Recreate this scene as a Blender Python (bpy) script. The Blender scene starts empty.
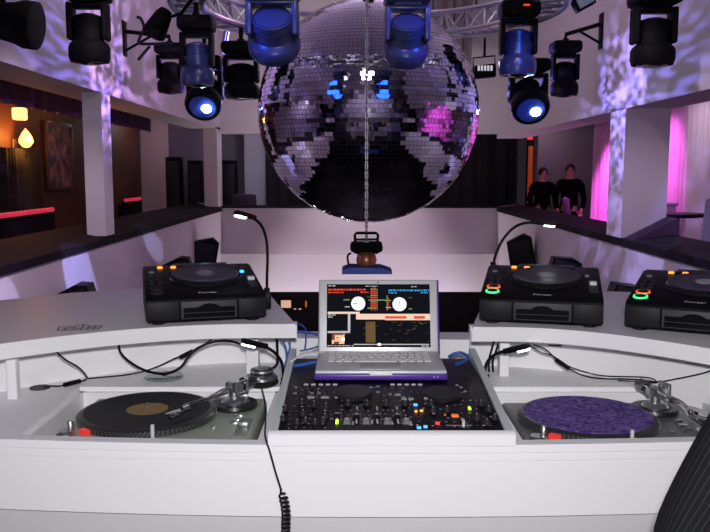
import bpy, bmesh, math, random
from mathutils import Vector, Matrix, Euler
random.seed(7)
PI = math.pi
R = math.radians
COL = bpy.context.scene.collection

# ------------------------------------------------------------------ camera
FPX = 800.0
CAM_Z = 1.60
PITCH = math.atan((266 - 172) / FPX)
cam_d = bpy.data.cameras.new('camera')
cam = bpy.data.objects.new('camera', cam_d)
COL.objects.link(cam)
cam.location = (0, 0, CAM_Z)
cam.rotation_euler = (PI / 2 - PITCH, 0, 0)
cam_d.sensor_width = 36
cam_d.lens = 36 * FPX / 710
cam_d.clip_start = 0.05
bpy.context.scene.camera = cam


def ray(u, v):
    a = (u - 355) / FPX
    b = (266 - v) / FPX
    s, c = math.sin(PITCH), math.cos(PITCH)
    return Vector((a, c + b * s, -s + b * c))


def at(u, v, Y):
    r = ray(u, v)
    return Vector((0, 0, CAM_Z)) + r * (Y / r.y)


def onz(u, v, z):
    r = ray(u, v)
    return Vector((0, 0, CAM_Z)) + r * ((z - CAM_Z) / r.z)


# ------------------------------------------------------------------ materials
MATS = {}


def mat(name, col, rough=0.5, metal=0.0, emit=None, es=0.0, var=0.06, scale=30.0, bump=0.0, coat=0.0,
        trans=0.0, alpha=1.0, spec=0.5):
    if name in MATS:
        return MATS[name]
    m = bpy.data.materials.new(name)
    m.use_nodes = True
    nt = m.node_tree
    b = nt.nodes['Principled BSDF']
    b.inputs['Roughness'].default_value = rough
    b.inputs['Metallic'].default_value = metal
    b.inputs['Specular IOR Level'].default_value = spec
    if coat:
        b.inputs['Coat Weight'].default_value = coat
        b.inputs['Coat Roughness'].default_value = 0.1
    if trans:
        b.inputs['Transmission Weight'].default_value = trans
    if alpha < 1:
        b.inputs['Alpha'].default_value = alpha
    tc = nt.nodes.new('ShaderNodeTexCoord')
    nz = nt.nodes.new('ShaderNodeTexNoise')
    nz.inputs['Scale'].default_value = scale
    nz.inputs['Detail'].default_value = 3
    nt.links.new(tc.outputs['Object'], nz.inputs['Vector'])
    mx = nt.nodes.new('ShaderNodeMix')
    mx.data_type = 'RGBA'
    c = Vector(col)
    lo = [max(0, x * (1 - var)) for x in c]
    hi = [min(1, x * (1 + var)) for x in c]
    mx.inputs[6].default_value = (*lo, 1)
    mx.inputs[7].default_value = (*hi, 1)
    nt.links.new(nz.outputs['Fac'], mx.inputs[0])
    nt.links.new(mx.outputs[2], b.inputs['Base Color'])
    if bump:
        bp = nt.nodes.new('ShaderNodeBump')
        bp.inputs['Strength'].default_value = bump
        bp.inputs['Distance'].default_value = 0.01
        nt.links.new(nz.outputs['Fac'], bp.inputs['Height'])
        nt.links.new(bp.outputs['Normal'], b.inputs['Normal'])
    if emit:
        b.inputs['Emission Color'].default_value = (*emit, 1)
        b.inputs['Emission Strength'].default_value = es
    MATS[name] = m
    return m


def nodes_of(m):
    return m.node_tree, m.node_tree.nodes['Principled BSDF']


WHITE = mat('white_lacquer', (0.84, 0.835, 0.85), 0.45, var=0.015, scale=4, spec=0.3)
WHITE_TOP = WHITE
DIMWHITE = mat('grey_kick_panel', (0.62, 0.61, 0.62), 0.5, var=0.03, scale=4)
PLASTER = mat('mauve_white_plaster', (0.72, 0.66, 0.70), 0.75, var=0.05, scale=1.2)
SILL = mat('dark_sill', (0.018, 0.014, 0.019), 0.7, var=0.1, spec=0.06)
DARKWALL = mat('dark_wall', (0.012, 0.009, 0.013), 0.85, spec=0.1)
BLACK = mat('black_plastic', (0.0045, 0.0045, 0.0055), 0.45, spec=0.12)
GLOSSBLACK = mat('gloss_black', (0.003, 0.003, 0.004), 0.3, spec=0.08)
MATTBLACK = mat('matt_black', (0.004, 0.004, 0.0045), 0.7, spec=0.1)
CHAR = mat('charcoal', (0.018, 0.018, 0.021), 0.5, spec=0.15)
GREYP = mat('grey_plastic', (0.16, 0.16, 0.17), 0.45)
LGREY = mat('pale_grey_plastic', (0.55, 0.55, 0.57), 0.4)
SILVER = mat('brushed_silver', (0.62, 0.63, 0.63), 0.34, 1.0, scale=80)
CHROME = mat('chrome', (0.8, 0.8, 0.82), 0.12, 1.0)
RAIL = mat('pale_grey_rail', (0.55, 0.60, 0.60), 0.35, var=0.03)
PLINTH = mat('grey_green_metal', (0.36, 0.40, 0.32), 0.45, 0.3, var=0.05, scale=60)
PLINTH2 = mat('dark_grey_metal', (0.17, 0.175, 0.17), 0.42, 0.35, var=0.05, scale=60)
RUBBER = mat('black_rubber', (0.010, 0.010, 0.010), 0.6, spec=0.2)
MACSILVER = mat('laptop_silver', (0.60, 0.62, 0.63), 0.36, 0.25, var=0.02)
PURPLE = mat('purple_shell', (0.075, 0.03, 0.30), 0.35)
BLUECABLE = mat('blue_cable', (0.03, 0.10, 0.42), 0.4)
TRUSS = mat('truss_aluminium', (0.52, 0.52, 0.58), 0.32, 0.9)
GLASSM = mat('clear_glass', (0.75, 0.95, 0.88), 0.05, trans=0.8, var=0.0)
LEDW = mat('white_led', (0.9, 0.95, 0.95), 0.3, emit=(0.85, 1.0, 0.95), es=9)
LENSLIT = mat('lit_lens', (0.9, 0.95, 1.0), 0.2, emit=(0.45, 0.7, 1.0), es=40)
LENSDARK = mat('dark_lens', (0.02, 0.02, 0.03), 0.08)
E_ORANGE = mat('orange_led', (0.9, 0.35, 0.05), 0.4, emit=(1.0, 0.30, 0.03), es=1.5)
E_RED = mat('red_led', (0.8, 0.05, 0.03), 0.4, emit=(1.0, 0.05, 0.03), es=0.9)
E_GREEN = mat('green_led', (0.05, 0.8, 0.2), 0.4, emit=(0.05, 0.9, 0.25), es=1.6)
E_BLUE = mat('blue_led', (0.1, 0.4, 0.9), 0.4, emit=(0.05, 0.35, 1.0), es=1.5)
E_CYAN = mat('cyan_led', (0.1, 0.7, 0.9), 0.4, emit=(0.05, 0.55, 1.0), es=1.3)
E_YEL = mat('lime_led', (0.6, 0.9, 0.05), 0.4, emit=(0.6, 1.0, 0.03), es=1.6)
E_DIMRED = mat('dim_red_led', (0.5, 0.1, 0.04), 0.4, emit=(0.9, 0.12, 0.05), es=0.35)


# ------------------------------------------------------------------ mesh builder
class MB:
    def __init__(self):
        self.bm = bmesh.new()
        self.mi = 0

    def _tag(self, faces):
        for f in faces:
            f.material_index = self.mi

    def box(self, c, s, rot=None, bev=0.0, seg=2):
        M = Matrix.Translation(Vector(c))
        if rot is not None:
            M = M @ (rot.to_4x4() if not isinstance(rot, Matrix) else rot.to_4x4())
        r = bmesh.ops.create_cube(self.bm, size=1.0, matrix=Matrix.Diagonal((*s, 1)))
        vs = r['verts']
        if bev > 0:
            es = list({e for v in vs for e in v.link_edges})
            rr = bmesh.ops.bevel(self.bm, geom=es, offset=min(bev, min(s) * 0.45), segments=seg, affect='EDGES', profile=0.5)
            vs = list({v for f in rr['faces'] for v in f.verts} | {v for v in vs if v.is_valid})
        bmesh.ops.transform(self.bm, matrix=M, verts=vs)
        self._tag({f for v in vs for f in v.link_faces})
        return self

    def prism(self, poly, z0, z1, axis='z', M=None):
        """extruded polygon; axis z: poly is (x,y); axis x: poly is (y,z); axis y: poly is (x,z)"""
        def P(p, h):
            if axis == 'z':
                v = Vector((p[0], p[1], h))
            elif axis == 'x':
                v = Vector((h, p[0], p[1]))
            else:
                v = Vector((p[0], h, p[1]))
            return M @ v if M is not None else v
        lo = [self.bm.verts.new(P(p, z0)) for p in poly]
        hi = [self.bm.verts.new(P(p, z1)) for p in poly]
        n = len(poly)
        fs = [self.bm.faces.new(lo[::-1]), self.bm.faces.new(hi)]
        for i in range(n):
            fs.append(self.bm.faces.new((lo[i], lo[(i + 1) % n], hi[(i + 1) % n], hi[i])))
        self._tag(fs)
        return self

    def lathe(self, prof, seg=32, c=(0, 0, 0), M=None, closed=False):
        T = Matrix.Translation(Vector(c))
        if M is not None:
            T = T @ M.to_4x4()
        rings = []
        for (r, z) in prof:
            if r < 1e-6:
                rings.append([self.bm.verts.new(T @ Vector((0, 0, z)))])
            else:
                rings.append([self.bm.verts.new(T @ Vector((r * math.cos(2 * PI * k / seg), r * math.sin(2 * PI * k / seg), z))) for k in range(seg)])
        fs = []
        pairs = list(zip(rings[:-1], rings[1:]))
        if closed:
            pairs.append((rings[-1], rings[0]))
        for A, B in pairs:
            for k in range(seg):
                k2 = (k + 1) % seg
                if len(A) == 1 and len(B) == 1:
                    continue
                if len(A) == 1:
                    fs.append(self.bm.faces.new((A[0], B[k2], B[k])))
                elif len(B) == 1:
                    fs.append(self.bm.faces.new((A[k], A[k2], B[0])))
                else:
                    fs.append(self.bm.faces.new((A[k], A[k2], B[k2], B[k])))
        self._tag(fs)
        return self

    def cyl(self, p0, p1, r, r2=None, seg=16):
        p0, p1 = Vector(p0), Vector(p1)
        d = p1 - p0
        q = Vector((0, 0, 1)).rotation_difference(d.normalized()).to_matrix()
        r2 = r if r2 is None else r2
        return self.lathe([(0, 0), (r, 0), (r2, d.length), (0, d.length)], seg, p0, q)

    def tube(self, pts, r, seg=8, n=6, smooth=True):
        pts = [Vector(p) for p in pts]
        if smooth and len(pts) > 2:
            out = []
            for i in range(len(pts) - 1):
                p0 = pts[max(i - 1, 0)]; p1 = pts[i]; p2 = pts[i + 1]; p3 = pts[min(i + 2, len(pts) - 1)]
                for k in range(n):
                    t = k / n
                    out.append(0.5 * ((2 * p1) + (p2 - p0) * t + (2 * p0 - 5 * p1 + 4 * p2 - p3) * t * t + (3 * p1 - p0 - 3 * p2 + p3) * t ** 3))
            out.append(pts[-1])
            pts = out
        rr = r if isinstance(r, (list, tuple)) else None
        rings = []
        prev = None
        for i, p in enumerate(pts):
            d = (pts[min(i + 1, len(pts) - 1)] - pts[max(i - 1, 0)])
            d = d.normalized() if d.length > 1e-9 else Vector((0, 0, 1))
            if prev is None:
                u = d.cross(Vector((0, 0, 1)))
                if u.length < 0.05:
                    u = d.cross(Vector((1, 0, 0)))
            else:
                u = prev - d * prev.dot(d)
            u.normalize()
            w = d.cross(u)
            prev = u
            rad = rr[0] + (rr[1] - rr[0]) * i / (len(pts) - 1) if rr else r
            rings.append([self.bm.verts.new(p + (u * math.cos(2 * PI * k / seg) + w * math.sin(2 * PI * k / seg)) * rad) for k in range(seg)])
        fs = []
        for A, B in zip(rings[:-1], rings[1:]):
            for k in range(seg):
                fs.append(self.bm.faces.new((A[k], A[(k + 1) % seg], B[(k + 1) % seg], B[k])))
        fs.append(self.bm.faces.new(rings[0][::-1]))
        fs.append(self.bm.faces.new(rings[-1]))
        self._tag(fs)
        return self

    def sphere(self, c, r, u=16, v=10, s=(1, 1, 1)):
        M = Matrix.Translation(Vector(c)) @ Matrix.Diagonal((*s, 1))
        rr = bmesh.ops.create_uvsphere(self.bm, u_segments=u, v_segments=v, radius=r, matrix=M)
        self._tag({f for x in rr['verts'] for f in x.link_faces})
        return self

    def grid(self, fn, nu, nv):
        """surface from fn(i/nu, j/nv)"""
        V = [[self.bm.verts.new(fn(i / nu, j / nv)) for j in range(nv + 1)] for i in range(nu + 1)]
        fs = [self.bm.faces.new((V[i][j], V[i + 1][j], V[i + 1][j + 1], V[i][j + 1])) for i in range(nu) for j in range(nv)]
        self._tag(fs)
        return self

    def quad(self, a, b, c, d):
        self._tag([self.bm.faces.new([self.bm.verts.new(Vector(p)) for p in (a, b, c, d)])])
        return self

    def build(self, name, mats, parent=None, angle=40, fix=True):
        if fix:
            bmesh.ops.recalc_face_normals(self.bm, faces=self.bm.faces)
        me = bpy.data.meshes.new(name)
        self.bm.to_mesh(me)
        self.bm.free()
        for m in (mats if isinstance(mats, (list, tuple)) else [mats]):
            me.materials.append(m)
        if angle > 0:
            for p in me.polygons:
                p.use_smooth = True
            me.set_sharp_from_angle(angle=R(angle))
        o = bpy.data.objects.new(name, me)
        COL.objects.link(o)
        if parent is not None:
            o.parent = parent
        return o


def tag(o, label, cat, group=None, kind=None):
    if label:
        o['label'] = label
    if cat:
        o['category'] = cat
    if group:
        o['group'] = group
    if kind:
        o['kind'] = kind
    return o


def thing(name, label, cat, loc=(0, 0, 0), rot=(0, 0, 0), group=None):
    o = bpy.data.objects.new(name, None)
    o.empty_display_size = 0.05
    COL.objects.link(o)
    o.location = loc
    o.rotation_euler = rot
    return tag(o, label, cat, group)


def struct(name, mb, m, **k):
    o = mb.build(name, m, **k)
    o['kind'] = 'structure'
    return o


def copy_tree(o, parent=None):
    c = o.copy()
    COL.objects.link(c)
    c.parent = parent
    for ch in list(o.children):
        copy_tree(ch, c)
    return c


def RX(a): return Matrix.Rotation(a, 3, 'X')
def RY(a): return Matrix.Rotation(a, 3, 'Y')
def RZ(a): return Matrix.Rotation(a, 3, 'Z')


CX = 0.075        # the booth's and the atrium's middle line
XL, XR, YF = -2.25, 2.40, 13.5
ZS = 1.0          # parapet top
CEIL = 4.7
YN = 2.9          # where the atrium starts behind the booth
LOW = -3.0
# ------------------------------------------------------------------ the setting
FLOORM = mat('dark_floor', (0.03, 0.025, 0.03), 0.35, var=0.2, scale=3)
CEILM = mat('mauve_ceiling', (0.68, 0.60, 0.68), 0.8, var=0.05)
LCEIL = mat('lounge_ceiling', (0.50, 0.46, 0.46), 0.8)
WOOD = mat('dark_amber_wood', (0.09, 0.03, 0.010), 0.6, var=0.3, scale=6)

m = MB()
m.box((0, -0.05, -0.1), (13, 5.9, 0.2))                       # booth platform
m.box((-4.5, 9.9, -0.1), (3.7, 14.0, 0.2))                     # left lounge
m.box((4.5, 9.9, -0.1), (3.5, 14.0, 0.2))                      # right lounge
m.box((0.05, 15.4, -0.1), (5.4, 3.0, 0.2))                     # far gallery
m.box((0, 8.5, LOW - 0.1), (11, 18, 0.2))                      # dance floor one level down
struct('floor', m, FLOORM)

m = MB()
m.box((0, 7.0, CEIL + 0.1), (13, 20.2, 0.2))
struct('ceiling', m, CEILM)
m = MB()
m.box((-4.6, 9.3, 2.62), (3.8, 13.4, 0.1))
struct('ceiling_left', m, LCEIL)
m = MB()
m.box((4.65, 9.3, 2.52), (3.6, 13.4, 0.1))
m.box((CX, 15.3, 2.52), (5.4, 2.6, 0.1))
struct('ceiling_right', m, LCEIL)

# left side of the atrium: parapet, two pillars, header
m = MB()
m.prism([(XL, -0.4), (XL, ZS), (XL - 0.42, ZS + 0.08), (XL - 0.42, -0.4)], 2.4, YF + 0.2, axis='y')
m.prism([(XL, 2.30), (XL, CEIL), (XL - 0.45, CEIL), (XL - 0.45, 2.30)], 2.4, YF + 0.2, axis='y')
m.box((XL - 0.085, 7.34, 1.665), (0.17, 0.26, 1.28))
m.box((XL - 0.11, YF - 0.1, 1.68), (0.22, 0.46, 1.30))
struct('wall_left', m, PLASTER)
m = MB()
m.prism([(XL + 0.012, ZS - 0.055), (XL + 0.012, ZS + 0.006), (XL - 0.44, ZS + 0.092), (XL - 0.44, ZS + 0.03), (XL + 0.001, ZS - 0.05)], 2.4, YF, axis='y')
struct('trim_1', m, SILL)

m = MB()
m.prism([(XR, -0.4), (XR, ZS), (XR + 0.34, ZS + 0.05), (XR + 0.34, -0.4)], 2.4, YF + 0.2, axis='y')
m.prism([(XR, 2.16), (XR, CEIL), (XR + 0.42, CEIL), (XR + 0.42, 2.16)], 2.4, YF + 0.2, axis='y')
m.prism([(XR, 0.95), (XR + 0.40, 0.95), (XR + 0.40, 2.17), (XR, 2.17)], 7.2, 7.62, axis='y')
struct('wall_right', m, PLASTER)
m = MB()
m.prism([(XR + 0.02, ZS + 0.008), (XR + 0.40, ZS + 0.05), (XR + 0.40, ZS + 0.20)], 6.95, 7.195, axis='y')
struct('trim_5', m, mat('dark_plum_paint', (0.09, 0.05, 0.11), 0.7, spec=0.1))
m = MB()
m.prism([(XR - 0.012, ZS - 0.06), (XR - 0.012, ZS + 0.006), (XR + 0.36, ZS + 0.06), (XR + 0.36, ZS + 0.0), (XR - 0.001, ZS - 0.05)], 2.4, YF, axis='y')
struct('trim_2', m, SILL)

m = MB()
m.box((CX, YF + 0.2, 0.62), (XR - XL, 0.4, 0.76))
m.box((CX, YF + 0.1, -0.08), (XR - XL, 0.6, 0.64))
m.box((CX, YF + 0.2, (2.24 + CEIL) / 2), (XR - XL, 0.4, CEIL - 2.24))
struct('wall_back', m, PLASTER)
m = MB()
m.box((CX, YF + 0.2, ZS + 0.012), (XR - XL, 0.44, 0.03))
struct('trim_3', m, SILL)

# outer rooms round the gallery
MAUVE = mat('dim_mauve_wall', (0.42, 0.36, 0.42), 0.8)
m = MB()
m.box((-3.95, 10.75, 1.28), (0.2, 7.5, 2.58))
struct('wall_lounge', m, WOOD)
m = MB()
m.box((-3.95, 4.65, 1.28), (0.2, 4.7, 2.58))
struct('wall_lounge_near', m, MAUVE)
m = MB()
m.box((-3.68, 14.65, 1.28), (0.62, 0.1, 2.57))
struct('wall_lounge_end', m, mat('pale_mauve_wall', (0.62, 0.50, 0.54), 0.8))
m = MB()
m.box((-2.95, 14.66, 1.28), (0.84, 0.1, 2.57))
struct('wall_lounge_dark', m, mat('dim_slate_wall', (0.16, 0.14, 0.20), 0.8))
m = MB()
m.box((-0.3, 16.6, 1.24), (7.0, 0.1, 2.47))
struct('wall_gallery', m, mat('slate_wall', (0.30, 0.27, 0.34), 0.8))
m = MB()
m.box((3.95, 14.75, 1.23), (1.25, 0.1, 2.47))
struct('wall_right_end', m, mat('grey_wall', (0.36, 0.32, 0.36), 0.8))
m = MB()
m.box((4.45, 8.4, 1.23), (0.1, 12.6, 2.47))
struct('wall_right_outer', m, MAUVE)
m = MB()
m.box((0, -3.05, 1.7), (13, 0.1, 6.4))
struct('wall_front', m, mat('plum_wall', (0.38, 0.33, 0.42), 0.8))
m = MB()
m.box((-6.45, 6, 0.9), (0.1, 18, 7.8))
m.box((6.45, 6, 0.9), (0.1, 18, 7.8))
m.box((0, 15.2, -1.65), (10, 0.1, 2.9))
struct('wall_lower', m, DARKWALL)
m = MB()
m.box((0.0, 2.86, -1.6), (12.8, 0.08, 2.8))
struct('wall_platform', m, DARKWALL)


# ------------------------------------------------------------------ curtains and draped cloth
def drape(name, p0, p1, z0, z1, folds, depth, m_, label, cat='curtain', group=None, thick=0.01):
    p0, p1 = Vector((*p0, 0)), Vector((*p1, 0))
    d = p1 - p0
    nrm = Vector((-d.y, d.x, 0)).normalized()
    rnd = random.Random(sum(map(ord, label)))
    ph = [rnd.uniform(0, 6.28) for _ in range(4)]

    def fn(s, t):
        w = math.sin(s * folds * 2 * PI + ph[0] + 0.5 * math.sin(t * 2 + ph[1])) + 0.35 * math.sin(s * folds * 4.7 * PI + ph[2])
        p = p0 + d * s + nrm * depth * w * (0.55 + 0.45 * (1 - t))
        p.z = z0 + (z1 - z0) * t
        return p
    mb = MB()
    mb.grid(fn, int(folds * 10), 8)
    o = mb.build(name, m_, angle=80)
    sm = o.modifiers.new('thickness', 'SOLIDIFY')
    sm.thickness = thick
    return tag(o, label, cat, group)


PINKC = mat('pale_pink_curtain', (0.80, 0.50, 0.76), 0.8, var=0.04)
PALEC = mat('white_curtain', (0.75, 0.68, 0.75), 0.8, var=0.04)
BLACKC = mat('black_curtain', (0.012, 0.010, 0.013), 0.85)
drape('curtain', (4.08, 13.75), (4.05, 11.9), 0.02, 2.44, 9, 0.05, PINKC, 'bright pink lit curtain between the two dark figures and the right hand pillar')
drape('curtain', (4.12, 11.2), (4.05, 9.75), 0.02, 2.44, 7, 0.05, PINKC, 'bright pink lit curtain just to the right of the right hand pillar')
drape('curtain', (3.98, 9.65), (3.90, 8.3), 0.02, 2.44, 7, 0.05, PALEC, 'whitish pleated curtain at the right edge, beside the pink one')
drape('curtain', (4.10, 5.6), (4.12, 2.9), 0.02, 2.44, 10, 0.05, PINKC, 'pink lit curtain in the right lounge nearest the booth, outside the right edge')
drape('curtain', (-1.72, 15.6), (3.12, 15.6), 0.01, 2.46, 16, 0.06, BLACKC, 'wide black curtain across the far gallery behind the mirror ball')
drape('ceiling_drape', (0.55, 12.4), (1.75, 12.4), 3.0, CEIL - 0.01, 8, 0.07, mat('grey_mauve_cloth', (0.34, 0.28, 0.30), 0.85),
      'grey mauve pleated cloth hanging from the ceiling behind the ball', 'drape')
drape('valance', (-3.32, 5.2), (-3.32, 13.2), 2.25, 2.56, 22, 0.03, mat('plum_velvet', (0.06, 0.018, 0.07), 0.85),
      'dark purple pleated valance under the lounge ceiling on the left', 'valance')
drape('beaded_screen', (-3.72, 7.4), (-3.72, 9.55), 0.02, 1.86, 26, 0.02, mat('dark_green_brown', (0.010, 0.012, 0.010), 0.9, var=0.5, scale=60),
      'dark grassy screen standing below the amber wall lamp on the left', 'screen')

# wall lamp, lantern, painting, light strips on the left lounge wall
p = at(22, 140, 8.9)
t = thing('wall_lamp', 'glowing orange wall lamp with a flame shaped glass on the left', 'lamp', (-3.84, 9.1, 1.86))
m = MB(); m.box((-0.0, 0, 0), (0.03, 0.10, 0.22), bev=0.01); m.build('back_plate', mat('brass', (0.5, 0.3, 0.1), 0.3, 1.0), t)
m = MB(); m.lathe([(0, -0.07), (0.04, -0.06), (0.078, -0.01), (0.075, 0.03), (0.045, 0.09), (0.0, 0.15)], 20, (0.14, 0, 0.08))
m.build('glass_shade', mat('amber_glow', (1, 0.6, 0.2), 0.4, emit=(1.0, 0.42, 0.08), es=4), t)
m = MB(); m.tube([(0.0, 0, -0.05), (0.09, 0, -0.09), (0.14, 0, -0.05)], 0.012); m.build('arm', MATS['brass'], t)
t = thing('lantern', 'small square lantern hanging above the flame shaped wall lamp', 'lamp', (-3.60, 8.72, 2.22))
m = MB(); m.box((0, 0, 0), (0.13, 0.13, 0.13), bev=0.02); m.build('shade', mat('dim_amber_glow', (1, 0.6, 0.3), 0.5, emit=(1.0, 0.42, 0.14), es=2.6), t)
m = MB(); m.cyl((0, 0, 0.065), (0, 0, 0.35), 0.006); m.lathe([(0, 0.065), (0.05, 0.065), (0.02, 0.09), (0, 0.09)], 12); m.build('hanger', BLACK, t)
t = thing('painting', 'mottled brown framed picture on the amber lounge wall', 'painting', (-3.84, 10.45, 1.80))
pm = mat('mottled_picture', (0.22, 0.13, 0.08), 0.6, var=0.0)
nt, b = nodes_of(pm)
vz = nt.nodes.new('ShaderNodeTexNoise'); vz.inputs['Scale'].default_value = 7; vz.inputs['Detail'].default_value = 6
cr = nt.nodes.new('ShaderNodeValToRGB')
cr.color_ramp.elements[0].position = 0.36; cr.color_ramp.elements[0].color = (0.03, 0.02, 0.02, 1)
cr.color_ramp.elements[1].position = 0.68; cr.color_ramp.elements[1].color = (0.45, 0.20, 0.08, 1)
e = cr.color_ramp.elements.new(0.52); e.color = (0.16, 0.10, 0.09, 1)
tc = nt.nodes.new('ShaderNodeTexCoord')
nt.links.new(tc.outputs['Object'], vz.inputs['Vector']); nt.links.new(vz.outputs['Fac'], cr.inputs[0])
nt.links.new(cr.outputs[0], b.inputs['Base Color'])
m = MB(); m.box((0.012, 0, 0), (0.016, 0.86, 0.78)); m.build('canvas', pm, t)
m = MB()
for s in (-1, 1):
    m.box((0.015, s * 0.45, 0), (0.05, 0.05, 0.88), bev=0.008); m.box((0.015, 0, s * 0.415), (0.05, 0.94, 0.05), bev=0.008)
m.build('frame', mat('dark_wood_frame', (0.05, 0.02, 0.01), 0.4), t)
REDTUBE = mat('red_light_tube', (0.9, 0.05, 0.1), 0.4, emit=(1.0, 0.05, 0.12), es=0.38)


def strip(y0, y1, label):
    t = thing('light_strip', label, 'light strip', (-3.50, (y0 + y1) / 2, 1.16), group='red strip lights in the left lounge')
    L = y1 - y0
    m = MB(); m.box((-0.02, 0, -0.03), (0.07, L, 0.03), bev=0.006); m.build('housing', BLACK, t)
    m = MB(); n = int(L / 0.12)
    for k in range(n):
        m.box((0, -L / 2 + (k + 0.5) * L / n, 0.01), (0.045, L / n * 0.8, 0.05), bev=0.015)
    m.build('light_tube', REDTUBE, t)
    m = MB(); m.box((-0.05, 0, -0.62), (0.12, L, 1.14)); m.build('panel_front', DARKWALL, t)


strip(7.5, 9.3, 'long glowing red light strip on a dark ledge at the left edge')
strip(12.2, 13.1, 'short glowing red light strip seen past the left hand pillar')


# ------------------------------------------------------------------ far gallery and right lounge contents
def speaker_tower(x, y, w, d, h, label, group=None, rz=0):
    t = thing('speaker_tower', label, 'speaker', (x, y, 0), (0, 0, rz), group)
    m = MB(); m.box((0, 0, h / 2 + 0.02), (w, d, h - 0.04), bev=0.02); m.build('cabinet', MATTBLACK, t)
    m = MB(); m.box((0, -d / 2 - 0.006, h / 2), (w * 0.86, 0.012, h * 0.92), bev=0.004); m.build('grille', CHAR, t)
    m = MB(); m.box((0, 0, 0.01), (w * 0.9, d * 0.9, 0.02)); m.build('plinth', BLACK, t)
    return t


speaker_tower(-3.16, 14.1, 0.26, 0.26, 1.86, 'tall black speaker tower beyond the left opening, left of two', 'lounge speaker towers')
speaker_tower(-2.80, 14.15, 0.24, 0.26, 1.80, 'tall black speaker tower beyond the left opening, beside the corner pillar', 'lounge speaker towers')
speaker_tower(-2.42, 15.45, 0.30, 0.3, 1.82, 'black cabinet in the far gallery just right of the corner pillar')
m = MB(); m.prism([(-2.16, 0), (-1.74, 0), (-1.74, 2.47), (-2.16, 2.47)], 15.75, 15.95, axis='y')
struct('trim_4', m, mat('pale_lilac_paint', (0.55, 0.52, 0.62), 0.7))


def chair(x, y, rz, label, group=None):
    t = thing('chair', label, 'chair', (x, y, 0), (0, 0, rz), group)
    fm = mat('plum_fabric', (0.07, 0.04, 0.08), 0.8)
    m = MB(); m.box((0, 0, 0.44), (0.46, 0.46, 0.10), bev=0.04); m.build('seat', fm, t)
    m = MB(); m.box((0, 0.22, 0.84), (0.46, 0.08, 0.72), RX(R(-8)), bev=0.035); m.build('backrest', fm, t)
    for sx in (-1, 1):
        for sy in (-1, 1):
            m = MB(); m.cyl((sx * 0.2, sy * 0.2, 0), (sx * 0.18, sy * 0.18, 0.40), 0.016, 0.022, 10); m.build('leg', BLACK, t)


chair(-1.98, 14.9, R(170), 'high backed dark chair in the far gallery in front of the lilac door frame')
chair(3.62, 12.75, R(80), 'dark chair standing against the far pink curtain')

t = thing('high_table', 'small dark topped bar table in the right lounge', 'table', (3.45, 8.6, 0))
m = MB(); m.lathe([(0, 1.12), (0.27, 1.12), (0.29, 1.135), (0.29, 1.16), (0, 1.16)], 28); m.build('table_top', CHAR, t)
m = MB(); m.cyl((0, 0, 0.02), (0, 0, 1.12), 0.04); m.build('column', mat('lilac_metal', (0.3, 0.25, 0.4), 0.4), t)
m = MB(); m.lathe([(0, 0), (0.2, 0), (0.2, 0.015), (0.05, 0.04), (0, 0.04)], 24); m.build('base', BLACK, t)
t = thing('lounge_seat', 'blue lit upholstered seat back at the right edge of the lounge', 'seat', (3.28, 7.35, 0), (0, 0, R(8)))
sm_ = mat('blue_lit_upholstery', (0.35, 0.33, 0.55), 0.7)  # blue light on a white surface, put into the base colour
m = MB(); m.box((0, 0, 0.26), (0.5, 1.1, 0.40), bev=0.05); m.build('seat', sm_, t)
m = MB(); m.box((0.27, 0, 0.72), (0.14, 1.1, 1.26), RY(R(4)), bev=0.05); m.build('backrest', sm_, t)
m = MB(); m.box((0, 0, 0.03), (0.44, 1.0, 0.06)); m.build('plinth', BLACK, t)
t = thing('low_partition', 'pale lilac waist high partition behind the bar table', 'partition', (3.78, 10.2, 0))
m = MB(); m.box((0, 0, 0.6), (0.1, 1.3, 1.2), bev=0.01); m.build('panel', mat('lilac_panel', (0.40, 0.30, 0.45), 0.7), t)
m = MB(); m.box((0, 0, 1.215), (0.14, 1.34, 0.03), bev=0.008); m.build('cap', mat('lilac_cap', (0.3, 0.22, 0.34), 0.6), t)

t = thing('exit_sign', 'small glowing red sign high by the end of the black curtain', 'sign', at(530, 137.5, 13.98))
m = MB(); m.box((0, 0.03, 0), (0.11, 0.05, 0.085), bev=0.006); m.build('housing', BLACK, t)
m = MB(); m.box((0, 0, 0), (0.095, 0.012, 0.07), bev=0.004); m.build('face', E_RED, t)
m = MB(); m.cyl((0, 0.03, 0.04), (0, 0.03, 0.27), 0.008); m.build('hanger', BLACK, t)
t = thing('column_lamp', 'tall narrow glowing orange red column beside the dark figures', 'lamp', (3.24, 14.9, 0))
m = MB(); m.box((0, 0, 1.55), (0.085, 0.05, 1.05), bev=0.01)
m.build('light_panel', mat('dim_orange_glow', (0.3, 0.06, 0.02), 0.5, emit=(1.0, 0.10, 0.015), es=0.18), t)
m = MB(); m.box((0, 0.05, 1.1), (0.13, 0.05, 2.18)); m.box((0, 0, 0.5), (0.085, 0.06, 1.0)); m.build('casing', BLACK, t)
t = thing('post', 'black post at the end of the curtain with a thin pale edge', 'post', (2.98, 14.9, 0))
m = MB(); m.box((0, 0, 1.2), (0.04, 0.05, 2.4), bev=0.005); m.build('shaft', CHAR, t)

# lit things down on the dance floor level
PEACH = mat('peach_glow', (0.9, 0.55, 0.4), 0.5, emit=(1.0, 0.55, 0.38), es=0.45)


def wall_panel(u, v, w, h, label, em, group=None):
    p = at(u, v, 15.1)
    t = thing('lit_panel', label, 'light', p, group=group)
    m = MB(); m.box((0, 0, 0), (w, 0.03, h), bev=0.006); m.build('face', em, t)
    m = MB(); m.box((0, 0.03, 0), (w + 0.05, 0.04, h + 0.05), bev=0.006); m.build('housing', BLACK, t)


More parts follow.
